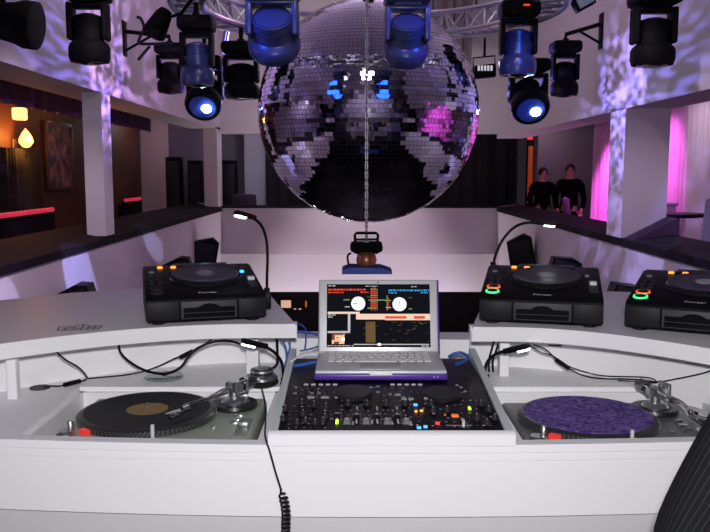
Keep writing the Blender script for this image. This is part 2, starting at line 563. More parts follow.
wall_panel(286, 304, 0.19, 0.145, 'square peach lit panel low down between left shelf and laptop', PEACH)
wall_panel(306, 304, 0.03, 0.13, 'slim dim upright light low down beside the laptop screen', E_DIMRED)
wall_panel(295, 309, 0.05, 0.02, 'tiny pale light left of a pair under the far parapet', PEACH, 'pair of tiny low lights')
wall_panel(300, 309, 0.05, 0.02, 'tiny pale light right of a pair under the far parapet', PEACH, 'pair of tiny low lights')
# ------------------------------------------------------------------ mirror ball
BALL = Vector((0.098, 6.0, 2.035))
BR = 0.81
ball = thing('mirror_ball', 'huge mirror ball hanging in the middle of the room', 'mirror ball', BALL - Vector((0, 0, BR)))
m = MB(); m.sphere((0, 0, BR), BR - 0.008, 64, 40); m.build('core', mat('dark_grout', (0.10, 0.10, 0.12), 0.4, 0.6), ball)
m = MB()
rb = random.Random(3)
ROWS = 86
for i in range(ROWS):
    th = -PI / 2 + PI * (i + 0.5) / ROWS
    n = max(5, int(round(2 * PI * math.cos(th) * ROWS / PI)))
    hh = BR * PI / ROWS * 0.455
    ww = BR * math.cos(th) * PI / n * 0.93
    off = rb.random()
    rowtilt = rb.gauss(0, 0.034)
    for k in range(n):
        a = 2 * PI * (k + off) / n
        nrm = Vector((math.cos(a) * math.cos(th), math.sin(a) * math.cos(th), math.sin(th)))
        e = Vector((-math.sin(a), math.cos(a), 0))
        u = nrm.cross(e)
        jx, jy = rb.gauss(0, 0.026), rowtilt + rb.gauss(0, 0.016)
        e2 = (e + nrm * jx).normalized(); u2 = (u + nrm * jy).normalized()
        c = nrm * BR + Vector((0, 0, BR))
        m.quad(c - e2 * ww - u2 * hh, c + e2 * ww - u2 * hh, c + e2 * ww + u2 * hh, c - e2 * ww + u2 * hh)
tiles = m.build('mirror_tiles', mat('mirror_glass', (0.84, 0.84, 0.96), 0.05, 1.0, var=0.02, scale=9), ball, angle=0, fix=False)
m = MB()
m.lathe([(0, 0), (0.16, -0.02), (0.16, 0.03), (0.10, 0.10), (0.05, 0.10), (0.05, 0.24), (0, 0.24)], 28, (0, 0, 2 * BR))
m.build('top_cap', BLACK, ball)
m = MB(); m.cyl((0, 0, 2 * BR + 0.2), (0, 0, CEIL - BALL.z + BR), 0.02); m.build('hanging_rod', SILVER, ball)

# chain with the light effect it carries, in front of the ball
CHX, CHY = at(366.5, 200, 4.45).x, 4.45
ct = at(365, 240, CHY).z
m = MB()
z = CEIL
k = 0
link = 0.034
zb = at(366, 254, CHY).z
while z > zb:
    pts = []
    for q in range(13):
        a = 2 * PI * q / 12
        r_ = 0.0065
        dx = r_ * math.cos(a)
        dz = (link * 0.5 - r_ + 0.006) * (1 if math.sin(a) > 0 else -1) * (abs(math.sin(a)) > 0.01) + r_ * math.sin(a)
        pts.append((dx, 0, z - link / 2 + dz) if k % 2 == 0 else (0, dx, z - link / 2 + dz))
    m.tube([Vector(p) + Vector((CHX, CHY, 0)) for p in pts], 0.0033, seg=5, smooth=False)
    z -= link * 0.80
    k += 1
tag(m.build('chain', mat('steel_chain', (0.26, 0.24, 0.25), 0.4, 0.8)), 'long steel chain hanging down in front of the mirror ball', 'chain')

t = thing('effect_light', 'black winged light effect with orange body hanging behind the laptop', 'stage light', (CHX, CHY, at(365, 272, CHY).z))
S = CHY / FPX
H0 = 0


def ez(v): return at(365, v, CHY).z - at(365, 272, CHY).z


m = MB()
m.tube([(-0.06, 0, ez(246)), (-0.065, 0, ez(235)), (-0.055, 0, ez(233)), (0, 0, ez(233)), (0.055, 0, ez(233)), (0.065, 0, ez(235)), (0.06, 0, ez(246))], 0.008, smooth=False)
m.box((0, 0, ez(239.5)), (0.12, 0.015, 0.012)); m.build('bracket', BLACK, t)
m = MB()
for s in (-1, 1):
    m.prism([(s * 0.012, ez(242)), (s * 0.085, ez(242.5)), (s * 0.085, ez(250)), (s * 0.055, ez(253)), (s * 0.012, ez(250))], -0.07, 0.07, axis='y')
    m.box((s * 0.05, 0, ez(247)), (0.08, 0.12, 0.04), bev=0.01)
m.box((0, 0.0, ez(247)), (0.05, 0.10, 0.05), bev=0.01)
m.build('housing', MATTBLACK, t)
m = MB(); m.lathe([(0, ez(265)), (0.05, ez(265)), (0.058, ez(260)), (0.05, ez(254)), (0.03, ez(251)), (0, ez(251))], 20)
m.build('lamp_body', mat('copper_orange', (0.55, 0.20, 0.11), 0.35, 0.6), t)
m = MB(); m.prism([(-0.135, ez(272)), (0.14, ez(272)), (0.14, ez(269.5)), (0.08, ez(266)), (-0.09, ez(265.5)), (-0.135, ez(268))], -0.10, 0.10, axis='y')
m.build('base', mat('blue_metal', (0.05, 0.10, 0.40), 0.3, 0.4), t)
m = MB(); m.tube([(-0.10, 0, ez(265)), (-0.105, 0, ez(256)), (-0.085, 0, ez(253))], 0.006); m.build('lever', BLACK, t)

# ------------------------------------------------------------------ round truss
TZ, TR = 2.87, 1.30
truss = thing('round_truss', 'circular aluminium lighting truss ringing the mirror ball', 'truss', (BALL.x, BALL.y, TZ))
for (rr, zz) in ((TR - 0.11, -0.09), (TR + 0.11, -0.09), (TR, 0.10)):
    m = MB()
    m.tube([(rr * math.cos(2 * PI * k / 72), rr * math.sin(2 * PI * k / 72), zz) for k in range(73)], 0.024, seg=8, smooth=False)
    m.build('chord', TRUSS, truss)
m = MB()
N = 40
for k in range(N):
    a0, a1 = 2 * PI * k / N, 2 * PI * (k + 0.5) / N
    P = lambda r, a, z: Vector((r * math.cos(a), r * math.sin(a), z))
    a2 = 2 * PI * (k + 1) / N
    for (p, q) in ((P(TR - 0.11, a0, -0.09), P(TR, a1, 0.10)), (P(TR, a1, 0.10), P(TR - 0.11, a2, -0.09)),
                   (P(TR + 0.11, a0, -0.09), P(TR, a1, 0.10)), (P(TR, a1, 0.10), P(TR + 0.11, a2, -0.09)),
                   (P(TR - 0.11, a0, -0.09), P(TR + 0.11, a1, -0.09)), (P(TR + 0.11, a1, -0.09), P(TR - 0.11, a2, -0.09))):
        m.cyl(p, q, 0.010, seg=6)
m.build('lattice', TRUSS, truss)
for k in range(4):
    a = PI / 4 + k * PI / 2
    m = MB(); m.cyl((TR * math.cos(a), TR * math.sin(a), 0.1), (TR * math.cos(a), TR * math.sin(a), CEIL - TZ), 0.008, seg=8)
    m.build('hanging_cable', CHAR, truss)
for s in (-1, 1):
    for q in (-1, 1):
        m = MB(); m.cyl((s * TR * 0.88, TR * 0.62 + 0.05 * q, -0.02 * q), (s * TR * 0.98, TR * 1.0 + 0.05 * q, -0.22), 0.018, seg=8)
        m.build('outrigger', TRUSS, truss)


# ------------------------------------------------------------------ moving heads
def moving_head(u, v, Y, wpx, hpx, label, lit=False, tilt=0, pan=0, arm=None, led=True, pipe_top=None, blue=False, pale=False, blens=False):
    """u: middle, v: bottom of the lamp, in the photograph; Y metres away; built to its true size"""
    w = wpx * Y / FPX / 0.28
    h = hpx * Y / FPX / 0.52
    b = at(u, v, Y)
    t = thing('moving_head', label, 'stage light', (b.x, b.y, b.z + 0.52 * h), (0, 0, pan), 'moving head stage lights')
    mb = mat('blue_lit_grey_plastic', (0.045, 0.06, 0.17), 0.3) if pale else MATTBLACK  # the blue light on these dark bodies is put into their colour
    m = MB()
    m.box((0, 0, -0.055 * h), (0.28 * w, 0.26 * w, 0.11 * h), bev=0.03 * w, seg=2)
    m.box((0, 0, -0.118 * h), (0.16 * w, 0.16 * w, 0.02 * h))
    m.build('base', mb, t)
    m = MB()
    for s in (-1, 1):
        m.box((s * 0.115 * w, 0, -0.245 * h), (0.035 * w, 0.13 * w, 0.25 * h), bev=0.014 * w)
    m.box((0, 0, -0.14 * h), (0.25 * w, 0.13 * w, 0.03 * h), bev=0.01 * w)
    m.build('yoke', mb, t)
    # the head turns about the yoke's lower end
    m = MB()
    q = h
    m.lathe([(0, 0.115 * q), (0.05 * w, 0.115 * q), (0.088 * w, 0.10 * q), (0.094 * w, 0.03 * q), (0.094 * w, -0.02 * q), (0.098 * w, -0.06 * q),
             (0.125 * w, -0.085 * q), (0.135 * w, -0.11 * q), (0.135 * w, -0.17 * q), (0.125 * w, -0.205 * q), (0.10 * w, -0.21 * q), (0.10 * w, -0.20 * q), (0, -0.20 * q)], 28)
    for k in range(5):
        m.lathe([(0.092 * w, 0.0), (0.099 * w, 0.003), (0.099 * w, 0.007), (0.092 * w, 0.010)], 24, (0, 0, (0.02 + 0.016 * k) * q), closed=True)
    m.cyl((-0.10 * w, 0, 0), (0.10 * w, 0, 0), 0.03 * w)
    hd = m.build('head', mb if not blue else mat('blue_lit_black_plastic', (0.025, 0.035, 0.10), 0.3), t)  # blue sheen of the beams painted into the head's colour
    hd.location = (0, 0, -0.31 * h)
    hd.rotation_euler = (tilt, 0, 0)
    m = MB()
    m.lathe([(0, -0.226 * q), (0.05 * w, -0.222 * q), (0.098 * w, -0.206 * q), (0.098 * w, -0.201 * q), (0, -0.201 * q)], 24)
    ln_ = m.build('lens', mat('deep_blue_lens', (0.05, 0.08, 0.5), 0.2, emit=(0.02, 0.11, 1.0), es=4) if blens else LENSDARK if not lit else mat('blue_glass_lens', (0.05, 0.08, 0.3), 0.2, emit=(0.05, 0.12, 1.0), es=0.05), hd)
    if lit:
        m = MB(); m.sphere((0.03 * w, 0, -0.226 * q), 0.036 * w, 20, 12, (1, 1, 0.5)); m.build('bulb', LENSLIT, ln_) if False else m.build('bulb', LENSLIT, hd)
    if led:
        m = MB(); m.box((0.03 * w, -0.132 * w, -0.045 * h), (0.045 * w, 0.008, 0.012 * h)); m.build('display', E_RED, t)
    # clamp and what it hangs from
    m = MB()
    m.box((0, 0, 0.012), (0.06 * w, 0.05, 0.03), bev=0.005)
    if arm:
        wx, dz = arm
        m.tube([(0, 0, 0.03), (0, 0, 0.07), (wx - b.x, 0, 0.07 + dz)], 0.020, smooth=False)
        m.tube([(wx - b.x, 0, -0.12 + dz), ((wx - b.x) * 0.35, 0, 0.07 + dz * 0.35)], 0.013, smooth=False)
        m.box((wx - b.x, 0, dz), (0.03, 0.12, 0.34), bev=0.008)
        m.build('wall_arm', BLACK, t)
    else:
        top = (pipe_top or TZ - 0.1) - t.location.z
        if top > 0.05:
            m.cyl((0, 0, 0.02), (0, 0, top), 0.018)
        m.build('clamp', BLACK, t)
    return t


moving_head(90, 63, 5.5, 41, 74, 'black moving head on a wall arm, largest at top left', arm=(XL, 0.1))
moving_head(652, 66, 5.5, 44, 72, 'black moving head on a wall arm, nearest at top right', arm=(XR, 0.1))
moving_head(171, 93, 8.0, 27, 47, 'small black moving head on a wall arm, leftmost of the left cluster', arm=(XL, 0.05), led=False)
moving_head(564, 96, 8.0, 28, 52, 'small black moving head on a wall arm, right of the lit one', arm=(XR, 0.1), led=False)
moving_head(198, 86, 5.75, 34, 66, 'dark moving head in the left cluster just above the lit one', led=False, blue=True)
moving_head(206, 117, 6.9, 37, 58, 'lit moving head with a bluish white lens in the left cluster', lit=True, tilt=R(-48), led=False)
moving_head(242, 99, 6.7, 36, 54, 'black moving head hanging against the left rim of the mirror ball', led=False)
moving_head(273, 58, 4.62, 54, 70, 'blue lit moving head in front of the mirror ball, upper left', tilt=R(48), pale=True, blens=True)
moving_head(407, 63, 4.62, 46, 70, 'blue lit moving head in front of the mirror ball, right of the chain', tilt=R(42), led=False, pale=True, blens=True)
moving_head(517, 76, 5.8, 38, 70, 'blue sheened moving head hanging right of the mirror ball, above the lit one', blue=True)
moving_head(527, 120, 6.9, 39, 58, 'lit moving head with a bluish white lens right of the mirror ball', lit=True, tilt=R(-48), led=False)

# the near lamp cut by the top left corner, a par can, a flood light
c = at(8, 22, 4.0)
t = thing('moving_head', 'black lamp cut off by the top left corner of the photo', 'stage light', c, (0, R(-82), 0), 'moving head stage lights')
m = MB(); m.lathe([(0, 0.22), (0.07, 0.20), (0.085, 0.05), (0.10, -0.04), (0.115, -0.08), (0.115, -0.14), (0.09, -0.15), (0, -0.14)], 28); m.build('head', MATTBLACK, t)
m = MB(); m.box((0.16, 0, 0.1), (0.02, 0.2, 0.16), bev=0.006); m.box((0.1, 0.11, 0.1), (0.2, 0.02, 0.06), bev=0.006); m.box((0.1, -0.11, 0.1), (0.2, 0.02, 0.06), bev=0.006); m.build('yoke', MATTBLACK, t)
m = MB(); m.tube([(0.16, 0, 0.1), (0.26, 0, 0.1), (0.26, 0, XL * -1 + c.x - 0.0)], 0.02, smooth=False); m.build('wall_arm', BLACK, t)

c = at(160, 22, 5.8)
t = thing('par_can', 'small black par can lamp tilted at the left end of the round truss', 'stage light', c, (R(25), R(38), 0))
m = MB(); m.lathe([(0, 0.10), (0.045, 0.095), (0.06, 0.06), (0.075, -0.03), (0.085, -0.10), (0.075, -0.10), (0.06, -0.04), (0, -0.03)], 24); m.build('can', MATTBLACK, t)
m = MB(); m.tube([(0, -0.088, 0), (0.05, -0.09, 0.09), (0.10, 0, 0.14), (0.05, 0.09, 0.09), (0, 0.088, 0)], 0.009); m.build('yoke', BLACK, t)
m = MB(); m.tube([(0.10, 0, 0.14), (0.12, 0, 0.30)], 0.012); m.build('clamp', BLACK, t)

c = at(484, 79, 7.2)
t = thing('flood_light', 'small flood light with bright grille beside the ball, right', 'stage light', c)
m = MB(); m.prism([(-0.10, 0), (0.10, 0.02), (0.09, 0.13), (-0.085, 0.11)], -0.04, 0.06, axis='y'); m.build('housing', MATTBLACK, t)
m = MB()
for k in range(5):
    m.box((-0.055 + 0.028 * k, -0.045, 0.088), (0.018, 0.012, 0.045), bev=0.003)
m.build('lamp_grille', mat('pale_lamp', (0.8, 0.8, 0.85), 0.4, emit=(0.8, 0.8, 0.9), es=0.5), t)
m = MB(); m.tube([(-0.095, 0.0, 0.05), (-0.10, 0, 0.18), (0.09, 0, 0.20), (0.10, 0, 0.07)], 0.008, smooth=False); m.cyl((0, 0, 0.19), (0, 0, TZ - 0.1 - c.z), 0.012); m.build('yoke', BLACK, t)
c = at(584, 4, 6.0)
t = thing('flood_light', 'tilted square flood light at the top edge, right of centre', 'stage light', c, (0, R(-28), 0))
m = MB(); m.box((0, 0, 0.02), (0.15, 0.10, 0.11), bev=0.012); m.build('housing', MATTBLACK, t)
m = MB(); m.box((0, -0.054, 0.02), (0.115, 0.012, 0.08), bev=0.004); m.build('glass', mat('pale_blue_glass', (0.45, 0.55, 0.7), 0.2), t)
m = MB(); m.tube([(0, 0, 0.07), (0.02, 0, 0.22), (XR - c.x - 0.0, 0, 0.50)], 0.014, smooth=False); m.build('wall_arm', BLACK, t)

# hooked cable arm reaching off the left cluster
c = at(140, 44, 7.6)
m = MB()
m.tube([at(137, 17, 7.6), at(141, 19, 7.6), at(144, 28, 7.6), at(140, 37, 7.6), at(139, 43, 7.6), at(150, 44, 7.6), at(171, 43, 7.6)], 0.014)
m.tube([at(150, 46, 7.6), at(138, 60, 7.6)], 0.014, smooth=False)
o = m.build('cable_hook', CHAR)
tag(o, 'thin hooked grey arm sticking out left of the left lamp cluster', 'bracket')


# ------------------------------------------------------------------ uplights on the parapets, behind the shelves
def uplight(u, v, Y, w, h, side, rz, tilt, label):
    c = at(u, v, Y)
    t = thing('wall_speaker', label, 'speaker', c, (0, 0, rz), 'small black loudspeakers on the parapet walls')
    m = MB()
    m.prism([(-w / 2, -h / 2), (w / 2, -h / 2), (w / 2, h * 0.38), (w * 0.22, h / 2), (-w / 2, h * 0.34)], -0.11, 0.11, axis='y', M=RY(tilt).to_4x4())
    m.build('cabinet', BLACK, t)
    m = MB(); m.box((-w * 0.02, -0.115, -h * 0.05), (w * 0.84, 0.012, h * 0.75), None, bev=0.005)
    bmesh.ops.transform(m.bm, matrix=RY(tilt).to_4x4(), verts=m.bm.verts)
    m.build('grille', CHAR, t)
    wx = (XL if side < 0 else XR) - c.x
    loc = RZ(-rz) @ Vector((wx, 0, 0))
    m = MB(); m.tube([(0, 0.05, -h * 0.3), loc * 0.6 + Vector((0, 0, -h * 0.5)), loc + Vector((0, 0, -h * 0.5))], 0.02, smooth=False)
    m.box(loc + Vector((0, 0, -h * 0.5)), (0.03, 0.1, 0.14), RZ(-rz)); m.build('wall_arm', BLACK, t)


uplight(205, 255, 11.3, 0.34, 0.52, -1, R(10), R(10), 'black loudspeaker with a slanted top behind the left CD player')
uplight(178, 270, 9.0, 0.32, 0.28, -1, R(5), R(-14), 'low black loudspeaker half hidden behind the left CD player')
uplight(75, 302, 6.0, 0.30, 0.26, -1, R(5), R(-16), 'dark sloping loudspeaker peeping over the back edge of the left shelf')
uplight(521, 253, 10.6, 0.33, 0.50, 1, R(-10), R(-10), 'black loudspeaker with a slanted top behind the first right CD player')
uplight(564, 268, 8.5, 0.30, 0.25, 1, R(-5), R(14), 'low black loudspeaker half hidden behind the first right CD player')
uplight(625, 296, 6.5, 0.25, 0.22, 1, R(-5), R(18), 'dark loudspeaker peeping out between the two right CD players')
# ------------------------------------------------------------------ the booth
DZ = 1.045      # desktop
SZ = 1.20       # shelf top


def yF(x): return 1.583 + 0.06 * (x - CX) ** 2
def fL(x): return 2.087 - 0.8 * max(0, abs(x - CX) - 0.35) ** 2
def fR(x): return 2.045 - 1.35 * max(0, abs(x - CX) - 0.30) ** 2


def lin(a, b, n): return [a + (b - a) * i / n for i in range(n + 1)]


booth = thing('dj_booth', 'curved white DJ booth with two raised side shelves', 'DJ booth', (0, 0, 0))
RL, RRr = (-0.715, -0.195), (0.345, 0.875)
RY0, RY1 = 1.632, 2.03
m = MB()
for (a, b, y0, y1) in ((-1.5, RL[0], None, 2.5), (RL[1], RRr[0], None, 2.42), (RRr[1], 1.65, None, 2.5),
                       (RL[0], RL[1], None, RY0), (RRr[0], RRr[1], None, RY0)):
    xs = lin(a, b, 10)
    k0 = len(m.bm.verts)
    m.prism([(x, yF(x)) for x in xs] + [(b, y1), (a, y1)], DZ - 0.035, DZ)
    if y1 == RY0:     # the lip in front of each turntable slopes down into the well
        for v_ in m.bm.verts:
            if v_.index < 0 and abs(v_.co.y - RY0) < 1e-6 and v_.co.z > DZ - 0.001 and a - 1e-6 <= v_.co.x <= b + 1e-6:
                v_.co.z = 1.031
        m.bm.verts.index_update()
for (a, b) in (RL, RRr):
    m.box(((a + b) / 2, (RY1 + 2.45) / 2, DZ - 0.0175), (b - a, 2.45 - RY1, 0.035))
    # rim and walls of the turntable well
    rw = 0.012
    for (x0, x1, y0, y1) in ((a - 0.0, a + rw, RY0, RY1), (b - rw, b, RY0, RY1), (a, b, RY1 - rw, RY1), (a, b, RY0, RY0 + 0.004)):
        zt_ = 1.029 if y0 == RY0 and y1 < RY0 + 0.01 else DZ - 0.012
        m.box(((x0 + x1) / 2, (y0 + y1) / 2, (0.90 + zt_) / 2), (x1 - x0, y1 - y0, zt_ - 0.90))
    m.box(((a + b) / 2, (RY0 + RY1) / 2, 0.8975), (b - a, RY1 - RY0, 0.015))
m.build('desktop', WHITE, booth)
m = MB()
xs = lin(-1.5, 1.65, 48)
m.prism([(x, yF(x) + 0.004) for x in xs] + [(x, yF(x) + 0.03) for x in xs[::-1]], 0.889, DZ - 0.012)
m.prism([(x, yF(x) - 0.005) for x in xs] + [(x, yF(x) + 0.025) for x in xs[::-1]], DZ - 0.016, DZ + 0.001)
m.build('front_panel', WHITE, booth)
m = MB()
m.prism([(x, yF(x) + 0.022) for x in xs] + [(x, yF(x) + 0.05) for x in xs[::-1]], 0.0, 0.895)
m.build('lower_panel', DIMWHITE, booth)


def shelf(front, back):
    mb = MB()
    mb.prism(front + back, SZ - 0.038, SZ)
    es = [e for e in mb.bm.edges if abs(e.verts[0].co.z - e.verts[1].co.z) < 1e-5 and e.verts[0].co.z > SZ - 0.01]
    bmesh.ops.bevel(mb.bm, geom=es, offset=0.004, segments=2, affect='EDGES')
    return mb.build('shelf', WHITE, booth)


shelf([(x, fL(x)) for x in lin(-1.02, -0.154, 28)], [(-0.27, 2.57), (-0.38, 2.64), (-0.5, 2.69), (-0.74, 2.74), (-0.95, 2.64), (-1.1, 2.5), (-1.4, 2.1), (-1.4, 1.75)])
shelf([(x, fR(x)) for x in lin(0.303, 0.98, 26)], [(1.5, 1.70), (1.5, 2.1), (1.2, 2.55), (1.02, 2.64), (0.83, 2.68), (0.6, 2.62), (0.41, 2.51)])
for (f, a, b, zt) in ((fL, -1.15, -0.17, SZ - 0.038), (fR, 0.33, 1.05, SZ - 0.038)):
    m = MB()
    xs = lin(a, b, 24)
    m.prism([(x, f(x) + 0.21) for x in xs] + [(x, f(x) + 0.24) for x in xs[::-1]], DZ - 0.03, zt)
    m.build('back_panel', WHITE, booth)
m = MB()
m.prism([(-0.26, 2.30), (0.42, 2.27), (0.42, 2.38), (-0.26, 2.40)], DZ - 0.03, 1.118)
m.build('rear_ledge', WHITE, booth)
for (x, y, w) in ((-0.842, 1.925, 0.024), (-0.285, 2.19, 0.034), (0.408, 2.15, 0.026), (0.95, 1.78, 0.024)):
    m = MB(); m.box((x, y, (DZ + SZ - 0.038) / 2), (w, w, SZ - 0.038 - DZ), bev=0.002); m.build('post', WHITE, booth)
g = onz(40, 388, DZ)
m = MB(); m.lathe([(0.0, 0.0008), (0.018, 0.0008), (0.019, 0.003), (0.025, 0.003), (0.026, 0.0), (0.0, 0.0)], 28, g)
gr = m.build('cable_grommet', mat('dark_brown_rubber', (0.04, 0.02, 0.015), 0.6), booth)
# the small outline drawing printed on the left shelf
m = MB()
lg = onz(80, 328, SZ)
LM = Matrix.Translation(lg + Vector((0, 0, 0.0006))) @ RZ(R(9)).to_4x4()


def ln(x0, y0, x1, y1, w=0.0036):
    p = Vector((x0, y0, 0)); q = Vector((x1, y1, 0))
    d = (q - p).normalized(); n_ = Vector((-d.y, d.x, 0)) * w / 2
    m.quad(LM @ (p - n_), LM @ (q - n_), LM @ (q + n_), LM @ (p + n_))


for (x0, y0, x1, y1) in ((-.05, -.03, .05, -.03), (-.05, -.03, -.055, .022), (.05, -.03, .052, .022), (-.055, .022, -.02, .022), (.02, .022, .052, .022),
                         (-.02, .022, -.012, .04), (.02, .022, .012, .04), (-.012, .04, .012, .04), (0, .04, 0, .055), (-.045, -.022, .0, -.022),
                         (-.042, -.008, -.02, .01), (-.02, .01, 0, -.008), (-.042, -.008, .0, -.008), (.005, -.03, .005, .03), (.012, .012, .046, .012),
                         (.012, .0, .046, .0), (.012, -.012, .046, -.012), (.022, -.022, .022, .016), (.036, -.022, .036, .016), (-.048, .014, -.01, .014),
                         (-.035, -.022, -.035, -.008), (-.012, -.022, -.012, -.008), (-.008, .02, .008, .03)):
    ln(x0, y0, x1, y1)
m.build('printed_emblem', mat('dark_grey_print', (0.07, 0.07, 0.085), 0.7, spec=0.1), booth, angle=0)


def lettering(s, size, m_, parent, loc, rot):
    cu = bpy.data.curves.new('lettering', 'FONT')
    cu.body = s; cu.size = size; cu.align_x = 'CENTER'; cu.extrude = 0.0002
    o = bpy.data.objects.new('tmp', cu)
    COL.objects.link(o)
    dg = bpy.context.evaluated_depsgraph_get()
    me = bpy.data.meshes.new_from_object(o.evaluated_get(dg))
    bpy.data.objects.remove(o)
    me.name = 'lettering'
    me.materials.clear(); me.materials.append(m_)
    o = bpy.data.objects.new('lettering', me)
    COL.objects.link(o)
    o.parent = parent; o.location = loc; o.rotation_euler = rot
    return o


# ------------------------------------------------------------------ turntables
TS = 0.955


def turntable(x, y, label, plinth, arm_to, z0):
    z0 = z0
    t = thing('turntable', label, 'turntable', (x, y, z0), group='turntables')
    t.scale = (TS, TS, TS)
    H = 0.117
    pm_ = MB(); pm_.box((0, 0, 0.065 + 0.008), (0.453, 0.353, H - 0.03), bev=0.012, seg=3)
    pm_.build('plinth', plinth, t)
    m = MB(); m.box((0, 0, 0.025), (0.445, 0.345, 0.03), bev=0.006); m.build('base', RUBBER, t)
    for sx in (-1, 1):
        for sy in (-1, 1):
            m = MB(); m.lathe([(0, 0), (0.026, 0), (0.028, 0.006), (0.024, 0.016), (0, 0.016)], 20, (sx * 0.18, sy * 0.135, 0)); m.build('foot', RUBBER, t)
    px, py = -0.047, 0.0
    m = MB(); m.lathe([(0, H), (0.160, H), (0.166, H + 0.003), (0.166, H + 0.016), (0.158, H + 0.021), (0.150, H + 0.021), (0.150, H + 0.019), (0, H + 0.019)], 72, (px, py, 0))
    pl = m.build('platter', mat('dark_platter', (0.07, 0.075, 0.075), 0.35, 0.7), t)
    m = MB()
    for zz, n in ((H + 0.006, 90), (H + 0.010, 96), (H + 0.014, 102)):
        for k in range(n):
            a = 2 * PI * k / n
            m.box((px + 0.1664 * math.cos(a), py + 0.1664 * math.sin(a), zz), (0.0012, 0.0045, 0.0022), RZ(a))
    m.build('strobe_dots', mat('dull_silver', (0.22, 0.23, 0.23), 0.4, 0.8), pl, angle=0)
    m = MB(); m.cyl((px, py, H + 0.02), (px, py, H + 0.036), 0.0036, 0.003, 12); m.build('spindle', CHROME, pl)
    # strobe pillar, red glow, start button
    m = MB(); m.lathe([(0, H), (0.021, H), (0.021, H + 0.010), (0.017, H + 0.014), (0, H + 0.014)], 24, (-0.198, -0.140, 0)); 
    m.lathe([(0, H + 0.014), (0.0075, H + 0.014), (0.0075, H + 0.034), (0.006, H + 0.036), (0, H + 0.036)], 16, (-0.186, -0.140, 0))
    sp = m.build('strobe_pillar', SILVER, t)
    m = MB(); m.prism([(-0.150, -0.150), (-0.140, -0.125), (-0.158, -0.112), (-0.172, -0.128)], H + 0.001, H + 0.013); m.build('strobe_lamp', mat('red_strobe', (0.35, 0.03, 0.02), 0.4, emit=(1, 0.05, 0.04), es=0.5), sp)
    m = MB(); m.box((-0.20, -0.155, H + 0.003), (0.036, 0.022, 0.006), bev=0.002); m.build('start_button', CHROME, t)
    m = MB(); m.cyl((0.006, -0.163, H), (0.006, -0.163, H + 0.034), 0.0045, seg=14); m.build('target_light', mat('satin_white_metal', (0.75, 0.75, 0.75), 0.3, 0.3), t)
    for (bx, by) in ((-0.04, -0.165), (-0.065, -0.165)):
        m = MB(); m.box((bx, by, H + 0.002), (0.016, 0.010, 0.004), bev=0.001); m.build('speed_button', SILVER, t)
    # tonearm
    ax, ay = 0.152, 0.092
    m = MB(); m.lathe([(0.030, H), (0.057, H), (0.059, H + 0.004), (0.057, H + 0.012), (0.040, H + 0.013), (0.034, H + 0.008), (0.030, H + 0.006)], 40, (ax, ay, 0), closed=True)
    tb = m.build('tonearm_base', mat('black_ring', (0.015, 0.015, 0.016), 0.3), t)
    m = MB(); m.lathe([(0, H + 0.002), (0.034, H + 0.002), (0.034, H + 0.014), (0.026, H + 0.022), (0.014, H + 0.024), (0.014, H + 0.04), (0, H + 0.04)], 32, (ax, ay, 0)); m.build('pivot_post', SILVER, tb)
    tx, ty = arm_to
    d = Vector((tx - ax, ty - ay, 0)); L = d.length; d.normalize(); n_ = Vector((-d.y, d.x, 0))
    A = Vector((ax, ay, H + 0.052))
    zt = H + 0.040
    tip = Vector((tx, ty, zt))
    m = MB()
    m.tube([A + d * 0.0, A + d * 0.05, A + d * (L * 0.5) + n_ * 0.008 + Vector((0, 0, -0.004)), A + d * (L * 0.75) + n_ * -0.008 + Vector((0, 0, -0.008)), tip - d * 0.045], 0.0052, seg=10)
    ta = m.build('tonearm', CHROME, t)
    m = MB()
    Q = Matrix((d, n_, Vector((0, 0, 1)))).transposed()
    m.box(A + d * -0.002, (0.034, 0.012, 0.026), Q, bev=0.002)
    for s in (-1, 1):
        m.cyl(A + n_ * s * 0.012, A + n_ * s * 0.022, 0.011, seg=16)
    m.tube([A + n_ * 0.026 + d * 0.02 + Vector((0, 0, -0.014)), A + n_ * 0.026 + d * 0.02 + Vector((0, 0, 0.018)), A + n_ * 0.026 - d * 0.02 + Vector((0, 0, 0.018)), A + n_ * 0.026 - d * 0.02 + Vector((0, 0, -0.014)), A + n_ * 0.026 + d * 0.02 + Vector((0, 0, -0.014))], 0.0045, smooth=False)
    m.build('gimbal', SILVER, ta)
    m = MB(); m.cyl(A - d * 0.022, A - d * 0.040, 0.006); m.cyl(A - d * 0.036, A - d * 0.066, 0.0165, seg=24); m.cyl(A - d * 0.066, A - d * 0.078, 0.012, seg=24)
    m.build('counterweight', mat('dark_chrome', (0.25, 0.26, 0.25), 0.2, 1.0), ta)
    m = MB()
    m.cyl(tip - d * 0.055, tip - d * 0.035, 0.0075, seg=16)
    m.box(tip - d * 0.012, (0.048, 0.018, 0.005), Q, bev=0.002)
    m.box(tip - d * 0.006 + Vector((0, 0, -0.007)), (0.026, 0.014, 0.011), Q, bev=0.002)
    m.tube([tip + n_ * 0.008, tip + n_ * 0.022 + d * 0.006 + Vector((0, 0, 0.004))], 0.0015)
    m.build('headshell', CHROME, ta)
    m = MB(); m.tube([(ax + 0.030, ay + 0.0, H), (ax + 0.030, ay - 0.0, H + 0.03)], 0.004); m.box((ax + 0.028, ay - 0.015, H + 0.033), (0.016, 0.016, 0.008), bev=0.002); m.build('arm_rest', SILVER, t)
    # pitch fader
    m = MB(); m.box((0.198, -0.075, H + 0.0006), (0.030, 0.125, 0.0022)); pf = m.build('pitch_fader', mat('fader_plate', (0.12, 0.125, 0.12), 0.4), t)
    m = MB(); m.box((0.198, -0.075, H + 0.006), (0.022, 0.013, 0.010), bev=0.002); m.build('fader_knob', SILVER, pf)
